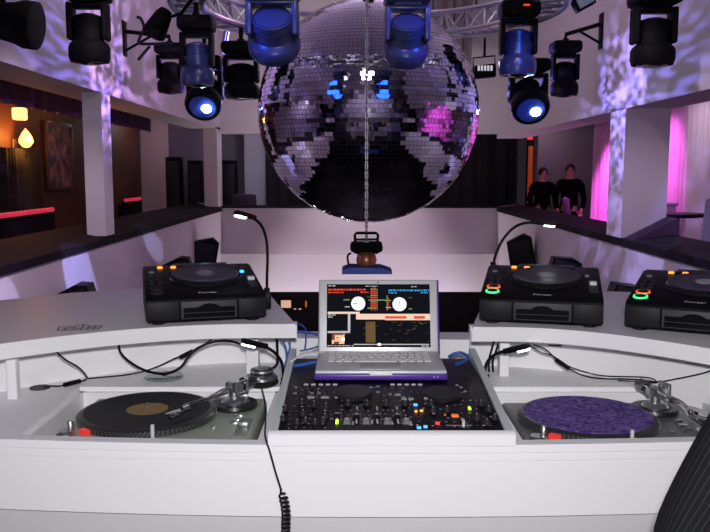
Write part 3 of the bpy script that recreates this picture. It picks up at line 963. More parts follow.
    for (bx, by, sx, sy) in ((0.175, 0.000, 0.020, 0.008), (0.172, -0.035, 0.022, 0.012), (0.172, -0.056, 0.018, 0.006), (0.128, -0.085, 0.010, 0.010)):
        m = MB(); m.box((bx, by, H + 0.003), (sx, sy, 0.006), bev=0.0015); m.build('button', CHROME, t)
    return t, (x + px * TS, y + py * TS, z0 + (H + 0.0195) * TS)


TTL = (-0.440, 1.818)
TTR = (0.584, 1.804)
_, cl = turntable(*TTL, 'turntable holding the black record, sunk into the left of the desk', PLINTH, (0.035, -0.098), 0.918)
_, cr_ = turntable(*TTR, 'turntable under the purple slipmat, sunk into the right of the desk', PLINTH2, (0.196, -0.10), 0.911)
rec = thing('vinyl_record', 'black vinyl record with a tan centre label on the left turntable', 'record', (cl[0], cl[1], cl[2]))
rec.scale = (TS, TS, TS)
vm = mat('black_vinyl', (0.007, 0.007, 0.008), 0.45, spec=0.12)
m = MB(); prof = [(0.0, 0.0)]
prof += [(0.1505, 0.0), (0.1508, 0.001), (0.150, 0.0022)]
for k in range(26):
    r_ = 0.146 - k * 0.0036
    prof += [(r_ + 0.0014, 0.0019), (r_, 0.00165)]
prof += [(0.05, 0.0019), (0.0, 0.0019)]
m.lathe(prof, 96); m.build('disc', vm, rec)
m = MB(); m.lathe([(0.004, 0.0019), (0.05, 0.0019), (0.05, 0.0024), (0.004, 0.0024)], 48, closed=True)
m.build('centre_label', mat('tan_label', (0.26, 0.17, 0.06), 0.7, var=0.12, scale=40), rec)

slm = mat('purple_felt', (0.10, 0.04, 0.28), 0.9, var=0.0)
nt, b = nodes_of(slm)
for l in list(nt.links):
    if l.to_socket == b.inputs['Base Color']:
        nt.links.remove(l)
tc = nt.nodes.new('ShaderNodeTexCoord'); nz = nt.nodes.new('ShaderNodeTexNoise'); nz.inputs['Scale'].default_value = 55; nz.inputs['Detail'].default_value = 4
nz.inputs['Distortion'].default_value = 1.2
rp = nt.nodes.new('ShaderNodeValToRGB')
rp.color_ramp.elements[0].position = 0.38; rp.color_ramp.elements[0].color = (0.035, 0.012, 0.14, 1)
rp.color_ramp.elements[1].position = 0.66; rp.color_ramp.elements[1].color = (0.22, 0.13, 0.46, 1)
nt.links.new(tc.outputs['Object'], nz.inputs['Vector']); nt.links.new(nz.outputs['Fac'], rp.inputs[0]); nt.links.new(rp.outputs[0], b.inputs['Base Color'])
m = MB(); m.lathe([(0.0036, 0.0), (0.151, 0.0), (0.152, 0.0016), (0.151, 0.003), (0.0036, 0.003)], 96, closed=True)
sl = m.build('slipmat', slm); sl.location = cr_; sl.scale = (TS, TS, TS)
tag(sl, 'mottled purple felt slipmat lying on the right turntable', 'slipmat')

# ------------------------------------------------------------------ mixer
MIX0 = Vector((CX, 1.578, DZ))
SL = 0.097
ANG = math.atan(SL)
mix = thing('dj_mixer', 'wide black DJ mixing console in a white and grey frame', 'mixer', MIX0)
YFL = 0.335      # behind this the face runs level, under the laptop
ZF = 0.020       # face height at the front edge
m = MB()
m.prism([(0.004, 0.0), (0.004, ZF), (YFL, ZF + (YFL - 0.004) * SL), (0.55, ZF + (YFL - 0.004) * SL), (0.55, 0.0)], -0.235, 0.235, axis='x')
m.build('face_plate', GLOSSBLACK, mix)
for s in (-1, 1):
    a, b = sorted((s * 0.234, s * 0.251))
    m = MB(); m.prism([(0.002, 0.001), (0.002, 0.026), (0.553, 0.026 + 0.551 * SL), (0.553, 0.001)], a, b, axis='x')
    m.build('side_rail', RAIL, mix)
m = MB()
m.prism([(-0.004, 0.001), (-0.004, 0.022), (0.0, 0.026), (0.016, 0.0275), (0.016, 0.001)], -0.252, 0.252, axis='x')
m.build('front_bar', WHITE, mix)


def face(u, v):
    """point of the sloped face seen at a pixel, in the mixer's own x and along-slope y"""
    r = ray(u, v)
    n_ = Vector((0, -SL, 1)).normalized()
    P0 = MIX0 + Vector((0, 0.004, ZF))
    t_ = (P0 - Vector((0, 0, CAM_Z))).dot(n_) / r.dot(n_)
    p = Vector((0, 0, CAM_Z)) + r * t_ - MIX0
    if p.y > YFL:
        p = onz(u, v, MIX0.z + ZF + (YFL - 0.004) * SL) - MIX0
    return p


FR = RX(ANG)


def put(name, mb, mt, p, label=None, dz=0.0):
    o = mb.build(name, mt, mix)
    o.location = p + FR @ Vector((0, 0, dz))
    o.rotation_euler = (ANG if p.y <= YFL else 0, 0, 0)
    if label:
        o['label'] = label
    return o


def knob(p, r=0.0075, h=0.009, mt=None):
    mb = MB(); mb.lathe([(0, 0), (r * 1.15, 0), (r * 1.15, 0.002), (r, 0.003), (r * 0.82, h), (r * 0.7, h + 0.001), (0, h + 0.001)], 16)
    mb.mi = 1; mb.box((0, r * 0.45, h + 0.0014), (0.0016, r * 0.8, 0.001))
    put('knob', mb, [mt or CHAR, LGREY], p)


def button(p, sx, sy, mt, h=0.004):
    mb = MB(); mb.box((0, 0, h / 2), (sx, sy, h), bev=0.001); put('button', mb, mt, p)


def fader(p, L=0.045, pos=-0.3, cap=None):
    mb = MB(); mb.box((0, 0, 0.0006), (0.004, L, 0.0012)); 
    mb.mi = 1
    for k in range(7):
        mb.box((0.008, -L / 2 + L * k / 6, 0.0005), (0.004, 0.0008, 0.0008))
    f = put('fader', mb, [mat('pale_slot', (0.5, 0.5, 0.5), 0.5), GREYP], p)
    mb = MB(); mb.prism([(-0.008, 0), (0.008, 0), (0.005, 0.010), (-0.005, 0.010)], -0.006 + pos * L, 0.006 + pos * L, axis='y')
    mb.mi = 1; mb.box((0, pos * L, 0.0102), (0.0085, 0.0016, 0.001))
    c_ = mb.build('fader_cap', [cap or BLACK, LGREY], f)


for (u, v) in ((353, 394), (442, 395)):
    mb = MB(); mb.lathe([(0, 0), (0.046, 0), (0.046, 0.003), (0.042, 0.007), (0.030, 0.0075), (0.012, 0.006), (0, 0.0065)], 40)
    put('jog_wheel', mb, mat('jog_black', (0.012, 0.012, 0.014), 0.4, spec=0.25), face(u, v))
for u in (306, 313.5, 321, 328, 335, 392.5, 399.5, 406.5, 413.5, 420):
    button(face(u, 385.2), 0.011, 0.006, mat('pale_button', (0.42, 0.42, 0.43), 0.5))
for (u, v, w) in ((311, 398, .017), (325, 398, .019), (337, 398, .011), (404, 399.5, .012), (411, 399.5, .012), (398, 395.5, .012), (426, 399, .011)):
    button(face(u, v), w, 0.008, mat('grey_button', (0.26, 0.26, 0.27), 0.5))
for (u, v) in ((378, 393), (378, 387), (390, 395), (371, 388), (461, 388), (465, 392), (457, 386), (312, 394), (319, 394), (296, 388), (295, 394)):
    button(face(u, v), 0.008, 0.006, GREYP)
for (u, v) in ((302, 404), (314, 406), (326, 408), (348, 405), (367, 405), (386, 405), (405, 405), (431, 405), (447, 411), (433, 412),
               (303, 415), (325, 418), (481, 405), (489, 411), (495, 419), (285, 410), (283, 420), (487, 424), (477, 419)):
    knob(face(u, v))
for (u, v) in ((297, 424), (305.5, 422), (315, 424), (323, 422)):
    knob(face(u, v), 0.0065, 0.008)
for (u, v, L) in ((356.5, 418, .055), (377, 418, .055), (397.5, 418, .055), (337, 417, .05)):
    fader(face(u, v), L, -0.05)
for (u, v) in ((347, 421), (366, 421), (387, 421), (406, 421)):
    fader(face(u, v), 0.035, -0.35, GREYP)
for (u, v) in ((463, 425),):
    fader(face(u, v), 0.026, 0.1)
mb = MB(); mb.box((0, 0, 0.0006), (0.055, 0.003, 0.0012)); put('crossfader', mb, GREYP, face(459, 425.5))
mb = MB(); mb.box((0, 0, 0.006), (0.006, 0.018, 0.012), bev=0.001); put('crossfader_cap', mb, LGREY, face(463, 425))
for (u, v, sx, sy, e_) in ((337, 423, .006, .018, E_YEL), (469.5, 409.5, .006, .012, E_YEL), (415.5, 406, .009, .007, E_BLUE), (419, 429, .009, .007, E_BLUE), (425.5, 428, .008, .007, E_BLUE),
                           (416, 412.5, .006, .005, E_ORANGE), (421.5, 412, .007, .005, E_ORANGE), (437.5, 424.5, .009, .008, E_RED), (455, 417, .015, .012, mat('amber_screen', (.5, .16, .03), .4, emit=(1, .22, .04), es=0.5)),
                           (326, 406.5, .005, .005, E_DIMRED), (348, 404.5, .005, .004, E_DIMRED), (367, 404.5, .005, .004, E_DIMRED), (386, 404.5, .004, .004, E_DIMRED), (405, 404.5, .004, .004, E_DIMRED),
                           (337, 417, .004, .004, E_DIMRED), (356.5, 417, .004, .004, E_DIMRED), (397, 417, .004, .004, E_DIMRED), (334, 394, .004, .004, E_DIMRED), (445, 416, .004, .004, E_DIMRED)):
    mb = MB(); mb.box((0, 0, 0.002), (sx, sy, 0.004), bev=0.0008); put('indicator_light', mb, e_, face(u, v), dz=0.001)

# fine pale printing between the controls
mb = MB()
rp_ = random.Random(11)
for (u0, u1, v0, v1, du, dv) in ((282, 336, 390, 428, 7.0, 4.2), (342, 412, 401, 428, 5.2, 4.6), (410, 500, 400, 429, 7.4, 4.3), (300, 470, 388, 396, 8.5, 4.0)):
    v = v0
    while v <= v1:
        u = u0
        while u <= u1:
            p = face(u + rp_.uniform(-1.5, 1.5), v + rp_.uniform(-.8, .8))
            if abs(p.x) < 0.222 and rp_.random() < 0.8:
                mb.mi = rp_.choice((0, 0, 1, 1, 1, 2))
                mb.box(p + Vector((0, 0, 0.0002)), (rp_.uniform(.002, .007), rp_.uniform(.0012, .0028), 0.0006), RX(ANG))
            u += du
        v += dv
for (u, v) in ((357, 408), (377, 408), (397, 408), (372, 422), (353, 423), (392, 423), (411, 423)):
    mb.mi = 2
    mb.box(face(u, v) + Vector((0, 0, 0.0004)), (0.0028, 0.016, 0.0008), RX(ANG))
mb.build('panel_print', [mat('print_grey', (0.10, 0.10, 0.11), 0.6), mat('print_pale', (0.24, 0.24, 0.26), 0.6), mat('print_white', (0.55, 0.55, 0.57), 0.6)], mix, angle=0)['kind'] = 'stuff'

# ------------------------------------------------------------------ laptop
hp = face(381.5, 352.5) + MIX0
zl = MIX0.z + ZF + (YFL - 0.004) * SL + 0.0005
fp = onz(381, 380.8, zl)
lap = thing('laptop', 'open silver laptop with a purple underside on top of the mixer', 'laptop', fp, (0, 0, 0))
D = 0.222
W = 0.323
LW = W
m = MB(); m.box((0, D / 2, 0.009), (W + 0.002, D, 0.018), bev=0.006, seg=3); m.build('lower_shell', PURPLE, lap)
m = MB(); m.box((0, D / 2, 0.0195), (W - 0.003, D - 0.004, 0.010), bev=0.004, seg=3); dk = m.build('keyboard_deck', MACSILVER, lap)
m = MB()
for r_, (yy, n, w) in enumerate(((0.196, 14, .0185), (0.177, 14, .0185), (0.158, 13, .020), (0.139, 13, .020), (0.120, 12, .0215))):
    for k in range(n):
        m.box((-0.1325 + (k + 0.5) * 0.265 / n, yy, 0.0255), (0.265 / n - 0.003, 0.0155, 0.003), bev=0.001, seg=1)
for (x0, x1) in ((-.132, -.115), (-.112, -.095), (-.092, -.070), (-.067, .045), (.048, .07), (.073, .09), (.093, .11), (.113, .132)):
    m.box(((x0 + x1) / 2, 0.102, 0.0255), (x1 - x0 - 0.002, 0.0155, 0.003), bev=0.001, seg=1)
m.build('keyboard', mat('key_white', (0.72, 0.73, 0.74), 0.45), lap)
m = MB(); m.box((0, 0.043, 0.0247), (0.10, 0.064, 0.0014), bev=0.0005); m.build('trackpad', mat('trackpad_grey', (0.5, 0.52, 0.53), 0.3), lap)
m = MB(); m.box((0.0, -0.001, 0.018), (0.055, 0.006, 0.008), bev=0.002); m.build('latch_notch', mat('pale_white', (0.85, 0.85, 0.87), 0.3), lap)
m = MB()
for x in (0.128, 0.137):
    m.box((x, -0.001, 0.010), (0.0025, 0.003, 0.0025))
m.build('status_lights', LGREY, lap)
LEAN = R(18)
LH = 0.205
m = MB(); m.box((0, 0, LH / 2), (LW, 0.010, LH), bev=0.0048, seg=3); lid = m.build('screen_lid', MACSILVER, lap)
lid.location = (0, D - 0.006, 0.014); lid.rotation_euler = (-LEAN, 0, 0)
m = MB(); m.box((0.0035, 0.0085, LH / 2), (LW + 0.003, 0.009, LH + 0.003), bev=0.004, seg=3); m.build('purple_cover', PURPLE, lid)
m = MB(); m.cyl((-0.12, 0.0, 0.0), (0.12, 0.0, 0.0), 0.007); m.build('hinge', CHAR, lid)
m = MB(); m.cyl((0, -0.0055, LH - 0.008), (0, -0.0042, LH - 0.008), 0.0022, seg=12); m.build('camera_eye', BLACK, lid)
# screen picture: x 88..518, y 92..360 of the studied crop
SX0, SX1, SZ0, SZ1 = -0.1395, 0.1405, 0.020, 0.192


def emi(n, c, s): return mat('screen_' + n, c, 0.4, emit=c, es=s, var=0.0, spec=0.04)


SM = [mat('screen_black', (0.004, 0.004, 0.006), 0.7, emit=(0.2, 0.25, 0.4), es=0.01, spec=0.04), emi('white', (0.95, 0.97, 0.98), 1.0), emi('red', (0.75, 0.06, 0.02), 0.5), emi('blue', (0.03, 0.28, 0.6), 0.55),
      emi('tan', (0.62, 0.44, 0.33), 0.8), emi('grey', (0.42, 0.42, 0.42), 0.55), emi('skin', (0.75, 0.40, 0.24), 0.7), emi('green', (0.2, 0.38, 0.12), 0.35),
      emi('brown', (0.12, 0.07, 0.02), 0.45), emi('dimred', (0.28, 0.02, 0.02), 0.5), emi('hair', (0.16, 0.05, 0.03), 0.5)]
m = MB()


def sx(x): return SX0 + (x - 88) / 430 * (SX1 - SX0)
def sz(y): return SZ1 - (y - 92) / 268 * (SZ1 - SZ0)


def sq(x0, y0, x1, y1, i, lay=1):
    m.mi = i
    yy = -0.0051 - 0.00012 * lay
    m.quad((sx(x0), yy, sz(y1)), (sx(x1), yy, sz(y1)), (sx(x1), yy, sz(y0)), (sx(x0), yy, sz(y0)))


def sd(x, y, r_, i, lay):
    m.mi = i
    yy = -0.0051 - 0.00012 * lay
    k_ = (SX1 - SX0) / 430
    vs = [m.bm.verts.new((sx(x) + r_ * k_ * math.cos(2 * PI * q / 28), yy, sz(y) + r_ * k_ * math.sin(2 * PI * q / 28))) for q in range(28)]
    f = m.bm.faces.new(vs); f.material_index = i


sq(88, 92, 518, 360, 0, 0)
rs = random.Random(5)


def words(x0, x1, y, h, i):
    x = x0
    while x < x1 - 3:
        w = rs.uniform(5, 16)
        sq(x, y, min(x + w, x1), y + h, i, 1)
        x += w + rs.uniform(2, 5)


words(94, 128, 97, 4, 5); words(250, 300, 99, 3, 5); words(440, 465, 101, 3, 5)
words(93, 250, 112, 7, 2); words(93, 158, 125, 5, 2); words(228, 262, 124, 5, 2)
words(346, 515, 115, 7, 3); words(346, 380, 127, 5, 3); words(480, 514, 126, 5, 3)
for (x, y, t_) in ((219, 175, 1), (391, 178, 0)):
    sd(x, y, 30, 5, 1); sd(x, y, 27.5, 1, 2)
    sq(*((x - 24, y - 3, x - 2, y + 1) if t_ else (x - 1, y - 16, x + 2, y + 2)), 0, 3)
    sq(x - 62, y - 18, x - 36, y - 14, 7, 1); sq(x - 56, y + 12, x - 36, y + 16, 5, 1)
    sq(x + 36, y - 30, x + 54, y - 27, 8, 1); sq(x + 38, y + 18, x + 52, y + 22, 7, 1)
sq(272, 108, 280, 205, 9, 1); sq(284, 104, 292, 205, 9, 1); sq(296, 112, 300, 205, 8, 1)
sq(262, 158, 330, 162, 7, 2); sq(338, 140, 341, 205, 7, 1); sq(345, 150, 347, 200, 2, 1)
for k in range(10):
    sq(270, 112 + k * 9, 300, 115 + k * 9, 2 if k % 3 else 7, 2)
for (x0, x1, y0, y1) in ((92, 225, 210, 219), (210, 330, 219, 243), (330, 518, 219, 229), (330, 518, 239, 246)):
    sq(x0, y0, x1, y1, 4, 1)
sq(330, 229, 415, 239, 2, 1); sq(418, 229, 450, 239, 4, 1); sq(450, 230, 492, 240, 2, 1); sq(495, 229, 518, 239, 4, 1)
sq(176, 218, 186, 300, 5, 2); sq(92, 292, 186, 300, 5, 2); words(94, 125, 221, 5, 5); words(94, 112, 230, 5, 5)
sq(110, 302, 162, 346, 6, 1); sq(110, 302, 122, 330, 10, 2); sq(122, 302, 158, 309, 10, 2); sq(150, 320, 162, 333, 1, 2); sq(118, 336, 140, 346, 10, 2); sq(128, 318, 136, 323, 10, 2)
sq(250, 252, 290, 340, 8, 1)
rs = random.Random(9)
for k in range(34):
    x, y = rs.uniform(215, 505), rs.uniform(252, 335)
    sq(x, y, x + rs.uniform(6, 18), y + 1.6, 8, 2)
sq(200, 346, 512, 350, 5, 1); sq(300, 343, 312, 353, 1, 2); words(480, 515, 353, 4, 5); words(92, 200, 352, 3, 5)
m.build('display', SM, lid, angle=0)


# ------------------------------------------------------------------ CD players
def cd_player(x, y, rz, label, left):
    t = thing('cd_player', label, 'CD player', (x, y, SZ), (0, 0, rz), 'tabletop CD players on the shelves')
    W2 = 0.157
    m = MB()
    m.prism([(0.004, 0.010), (0.0, 0.016), (0.0, 0.068), (0.010, 0.079), (0.295, 0.122), (0.325, 0.122), (0.332, 0.114), (0.332, 0.010)], -W2, W2, axis='x')
    es = [e for e in m.bm.edges if abs(e.verts[0].co.x - e.verts[1].co.x) < 1e-5]
    bmesh.ops.bevel(m.bm, geom=es, offset=0.004, segments=2, affect='EDGES')
    bd = m.build('body', BLACK, t)
    for sx_ in (-1, 1):
        for sy in (0.04, 0.29):
            m = MB(); m.lathe([(0, 0), (0.017, 0), (0.019, 0.004), (0.017, 0.011), (0, 0.011)], 16, (sx_ * 0.125, sy, 0)); m.build('foot', RUBBER, t)
    # front columns and disc slot
    for a, b_ in ((-0.156, -0.072), (0.082, 0.156)):
        m = MB(); m.box(((a + b_) / 2, -0.002, 0.040), (b_ - a, 0.008, 0.050), bev=0.002)
        m.build('front_cheek', mat('soft_black', (0.012, 0.012, 0.014), 0.5, spec=0.15), t)
    m = MB(); m.box((0.005, -0.001, 0.040), (0.146, 0.006, 0.046), bev=0.001); fm_ = m.build('disc_slot_frame', mat('dark_grey_bezel', (0.045, 0.045, 0.055), 0.5, spec=0.2), t)
    m = MB()
    pts = [(-0.062, 0.034), (0.072, 0.034), (0.072, 0.046), (0.034, 0.047), (0.022, 0.054), (0.005, 0.057), (-0.012, 0.054), (-0.024, 0.047), (-0.062, 0.046)]
    m.prism(pts, -0.0062, -0.003, axis='y'); m.box((0.005, -0.0045, 0.026), (0.134, 0.003, 0.012)); m.build('disc_slot', GLOSSBLACK, fm_)
    A = math.atan(0.043 / 0.285)

    def P(px, py, h=0): return Vector((px, py, 0.079 + (py - 0.010) * 0.043 / 0.285)) + RX(A) @ Vector((0, 0, h))

    def top(name, mb, mt, px, py, h=0.0, parent=None):
        o = mb.build(name, mt, t)
        o.location = P(px, py, h); o.rotation_euler = (A, 0, 0)
        return o
    m = MB(); m.lathe([(0, 0), (0.098, 0), (0.100, 0.003), (0.097, 0.008), (0.092, 0.012), (0.087, 0.0135), (0.083, 0.0125), (0.060, 0.013), (0.030, 0.013), (0, 0.013)], 64)
    m.mi = 1
    for k in range(40):
        a = 2 * PI * k / 40
        m.sphere((0.0965 * math.cos(a), 0.0965 * math.sin(a), 0.0085), 0.0032, 6, 4)
    m.mi = 2; m.lathe([(0.022, 0.0132), (0.026, 0.0132), (0.026, 0.0138), (0.022, 0.0138)], 40, closed=True)
    jw = top('jog_wheel', m, [mat('satin_black', (0.010, 0.010, 0.012), 0.3, spec=0.2), BLACK, GREYP], 0.012, 0.170)
    m = MB(); m.lathe([(0, 0.0128), (0.020, 0.0132), (0.019, 0.0142), (0, 0.0142)], 32)
    d_ = m.build('jog_display', mat('dim_grey_display', (0.16, 0.15, 0.17), 0.15) if left else mat('pale_grey_display', (0.34, 0.32, 0.34), 0.2), jw)
    m = MB(); m.box((0, 0, 0.0015), (0.16, 0.045, 0.003), bev=0.001); top('display_window', m, GLOSSBLACK, 0.01, 0.296)
    for px in (-0.108, -0.070) if left else (-0.082, -0.045):
        m = MB(); m.box((0, 0, 0.003), (0.016, 0.012, 0.006), bev=0.003); top('memory_button', m, E_ORANGE, px, 0.278)
    # left control column
    for (px, py, c_) in ((-0.134, 0.235, GREYP), (-0.138, 0.19, CHAR), (-0.116, 0.19, CHAR), (-0.138, 0.155, CHAR), (-0.116, 0.155, CHAR), (-0.136, 0.12, CHAR), (-0.115, 0.12, CHAR)):
        m = MB(); m.lathe([(0, 0), (0.0085, 0), (0.008, 0.004), (0, 0.0045)], 16); top('button', m, c_, px, py)
    for (py, e_) in ((0.078, E_RED if not left else CHAR), (0.036, E_GREEN if not left else CHAR)):
        m = MB(); m.lathe([(0, 0), (0.0145, 0), (0.014, 0.005), (0, 0.006)], 28); bt = top('cue_button' if py > 0.05 else 'play_button', m, BLACK, -0.126, py)
        m = MB(); m.lathe([(0.0145, 0.001), (0.0185, 0.001), (0.0180, 0.004), (0.0148, 0.0045)], 32, closed=True); m.build('light_ring', mat('cue_ring', (0.8, 0.2, 0.05), 0.4, emit=(1, 0.16, 0.04), es=0.8) if e_ is E_RED else e_, bt)
    # pitch fader on the right
    m = MB(); m.box((0, 0, 0.0008), (0.024, 0.12, 0.0016)); pf = top('pitch_fader', m, CHAR, 0.135, 0.115)
    m = MB(); m.box((0, 0.012, 0.006), (0.020, 0.018, 0.010), bev=0.003); m.build('fader_knob', mat('pale_cap', (0.6, 0.62, 0.62), 0.35), pf)
    for (px, py) in ((0.125, 0.285), (0.145, 0.285), (0.125, 0.255), (0.145, 0.255)):
        m = MB(); m.box((0, 0, 0.002), (0.012, 0.009, 0.004), bev=0.001); top('button', m, CHAR, px, py)
    m = MB(); m.lathe([(0, 0), (0.007, 0), (0.006, 0.005), (0, 0.006)], 16); top('mode_light', m, E_CYAN if left else GREYP, 0.122, 0.212)
    lettering('Pioneer', 0.016, LGREY, t, P(0.004, 0.017, 0.0012), (A, 0, 0))
    return t


cd_player(-0.390, 2.085, R(16), 'black CD player on the left shelf with a blue lit button', True)
cd_player(0.480, 2.045, R(-14), 'black CD player with lit green and red rings, nearest the laptop', False)
cd_player(0.822, 1.925, R(-28), 'black CD player with lit rings cut off by the right edge of the photo', False)


# ------------------------------------------------------------------ gooseneck lamps
def gooseneck(pts, head, label, rn=0.0042, hr=1.0, base_h=0.03):
    """pts: neck from plug to head; head: end of the lamp head"""
    pts = [Vector(p) for p in pts]
    head = Vector(head)
    t = thing('gooseneck_lamp', label, 'lamp', pts[0], group='gooseneck desk lamps')
    o0 = pts[0]
    loc = [p - o0 for p in pts]
    m = MB(); m.tube(loc, rn, seg=10); m.build('neck', BLACK, t)
    h0, h1 = loc[-1], head - o0
    d = (h1 - h0).normalized()
    up = Vector((0, 0, 1)); s_ = d.cross(up).normalized(); u_ = s_.cross(d)
    Q = Matrix((d, s_, u_)).transposed()
    L = (h1 - h0).length
    m = MB(); m.box((h0 + h1) / 2, (L, 0.026 * hr, 0.015 * hr), Q, bev=0.005); m.cyl(h0 - d * 0.012, h0 + d * 0.01, 0.0075 * hr)
    hd = m.build('lamp_head', BLACK, t)
    m = MB(); m.box(h0 * 0.3 + h1 * 0.7 - u_ * 0.0085 * hr, (L * 0.5, 0.020 * hr, 0.006), Q, bev=0.002); m.build('led', LEDW, hd)
    m = MB(); m.cyl((0, 0, -base_h), (0, 0, 0.012), 0.0085); m.box((0, 0, -base_h * 0.5), (0.022, 0.022, base_h), bev=0.004); m.build('plug', BLACK, t)
    return t, d, u_


y = 2.30
gooseneck([at(267, 292, y), at(267, 275, y), at(267.5, 255, y), at(266, 238, y), at(261, 225, y - .02), at(252, 217, y - .05)], at(236, 212.5, y - 0.10),
          'tall gooseneck lamp curving up from beside the left CD player', hr=0.95, base_h=0.05)
y = 2.42
gooseneck([at(493, 266, y), at(496, 254, y), at(502, 241, y), at(511, 230, y), at(521, 224, y - .02), at(535, 222, y - .03)], at(556, 223.5, y - 0.05),
          'tall gooseneck lamp arching over the first right CD player', hr=0.95, base_h=0.06)
y = 2.06
gooseneck([at(284, 382, y), at(283, 370, y), at(281, 361, y), at(274, 352, y - .01), at(263, 345.5, y - .02)], at(243, 341, y - 0.06),
          'short gooseneck lamp bent below the left shelf beside the mixer', base_h=0.02)
gooseneck([at(486, 379, y), at(485, 370, y), at(488, 361, y), at(496, 354, y - .01), at(508, 350.5, y - .02)], at(529, 345.5, y - 0.05),
          'short gooseneck lamp bent below the right shelf beside the mixer', base_h=0.02)

# ------------------------------------------------------------------ headphones with a coiled cord
hc = onz(262, 385, DZ)
hp_ = thing('headphones', 'folded round headphones lying left of the mixer, with a coiled cord', 'headphones', hc)
m = MB(); m.lathe([(0, 0.0), (0.036, 0.0), (0.043, 0.006), (0.043, 0.012), (0.036, 0.018), (0, 0.018)], 36); m.build('ear_cushion', RUBBER, hp_)
m = MB(); m.lathe([(0, 0.014), (0.038, 0.014), (0.042, 0.018), (0.041, 0.024), (0.030, 0.031), (0, 0.032)], 36); m.build('ear_cup', mat('dark_silver', (0.32, 0.33, 0.33), 0.28, 0.9), hp_)
m = MB(); m.lathe([(0, 0.028), (0.027, 0.028), (0.0295, 0.033), (0.0285, 0.043), (0.024, 0.045), (0.021, 0.044), (0, 0.044)], 36); m.build('upper_cup', mat('black_chrome', (0.03, 0.03, 0.032), 0.2, 0.3), hp_)
m = MB(); m.lathe([(0.0285, 0.036), (0.0305, 0.037), (0.0300, 0.042), (0.0280, 0.042)], 36, closed=True); m.lathe([(0.0, 0.0445), (0.019, 0.0445), (0.019, 0.046), (0, 0.0465)], 30); m.build('trim_ring', SILVER, hp_)
pts = [hc + Vector((0.002, -0.042, 0.012)), onz(264, 397, DZ + 0.01), onz(265.5, 410, DZ - 0.005), onz(265.5, 424, DZ - 0.002), onz(265, 434, DZ + 0.008), Vector((*onz(267, 443, DZ + .006).xy, DZ + .006))]
yc = 1.562
pts += [at(270, 452, yc), at(275, 470, yc), at(280, 486, yc)]
c0, c1 = at(281, 489, yc - 0.004), at(289, 545, yc - 0.004)
n = 13
for k in range(n * 10 + 1):
    s_ = k / (n * 10)
    p = c0.lerp(c1, s_); a = 2 * PI * k / 10
    rr = 0.0082 * min(1, s_ * 8)
    pts.append(p + Vector((rr * math.cos(a) + 0.004 * math.sin(s_ * 5), rr * math.sin(a), 0)))
m = MB(); m.tube([p - hc for p in pts], 0.0019, seg=6, n=3); m.build('coiled_cord', BLACK, hp_)

# pale green disc on the desk
gd = onz(164, 377.5, DZ)
m = MB(); m.lathe([(0.007, 0), (0.050, 0), (0.052, 0.002), (0.051, 0.006), (0.046, 0.0075), (0.007, 0.006)], 40, closed=True)
o = m.build('glass_coaster', GLASSM); o.location = gd
tag(o, 'pale green translucent disc lying on the desk behind the left turntable', 'disc')


# ------------------------------------------------------------------ cables
def cable(pts, r_, mt, label, plug=None, group=None):
    t = thing('cable', label, 'cable', pts[0], group=group)
    m = MB(); m.tube([Vector(p) - Vector(pts[0]) for p in pts], r_, seg=6, n=6); m.build('cord', mt, t)
    if plug:
        for (a, b) in plug:
            m = MB(); m.tube([Vector(a) - Vector(pts[0]), Vector(b) - Vector(pts[0])], 0.0062, seg=8); m.build('connector', BLACK, t)
    return t


D1 = DZ + 0.004


def onp(u, v):
    """point just in front of the right back panel, or on the desk where that comes first"""
    Y = 2.0
    for _ in range(12):
        Y = fR(at(u, v, Y).x) + 0.20
    p = at(u, v, Y)
    return p if p.z > D1 else onz(u, v, D1)


cable([at(54, 350, 1.97), at(66, 360, 1.98), at(78, 367, 2.01), at(85, 374, 2.04), onz(86.5, 379, D1), onz(78, 382, D1), onz(60, 386, D1), onz(50, 386, D1), onz(43, 388, D1 - 0.003)], 0.0024, BLACK,
      'thin black cable dropping from the left shelf into the desk hole', plug=[(onz(80, 381, D1 + .002), onz(64, 385, D1 + .002))])
cable([onz(88, 378.5, D1), onz(105, 377, D1), onz(125, 375, D1), onz(143, 371.5, D1), at(158, 366.5, 2.2), at(176, 358, 2.18), at(190, 354, 2.2), at(202, 346, 2.2), at(212, 339, 2.2)], 0.0022, BLACK,
      'thin black cable trailing along the desk towards the left CD player', plug=[(at(180, 357.5, 2.17), at(193, 351, 2.17))])
cable([at(119, 343, 2.12), at(119.5, 350, 2.12), at(125, 358, 2.11), at(136, 366, 2.10), at(150, 372, 2.09), at(167, 373.5, 2.08), at(181, 367, 2.08), at(188, 357, 2.09), at(198, 348, 2.10), at(215, 341.5, 2.11), at(232, 341.5, 2.13), at(250, 348, 2.2)], 0.0036, BLACK,
      'thick black cable looping down below the left shelf')
cable([at(533, 345, 2.13), at(545, 349, 2.13), at(556, 359, 2.12), at(568, 368, 2.09), onz(582, 375, D1), onp(600, 378.5), onp(625, 379), onp(645, 380), onp(657, 382), onp(676, 379), onp(700, 374), onp(716, 369)], 0.0022, BLACK,
      'thin black cable running along the desk under the right shelf', plug=[(at(556, 359.5, 2.115), at(569, 368.5, 2.085))])
cable([at(528, 344, 2.15), at(540, 352, 2.14), at(553, 356, 2.12), at(566, 365, 2.10), onz(585, 372, D1 + .003), onp(605, 376), onp(640, 377), onp(653, 379), onp(656, 383), onp(640, 381.5), onp(618, 380.5)], 0.0018, BLACK,
      'second thin black cable looping back on itself under the right shelf')
cable([at(548, 345, 2.2), at(560, 345.5, 2.2), at(575, 344, 2.2), at(590, 341, 2.18)], 0.002, BLACK, 'short black cable just under the right shelf edge')
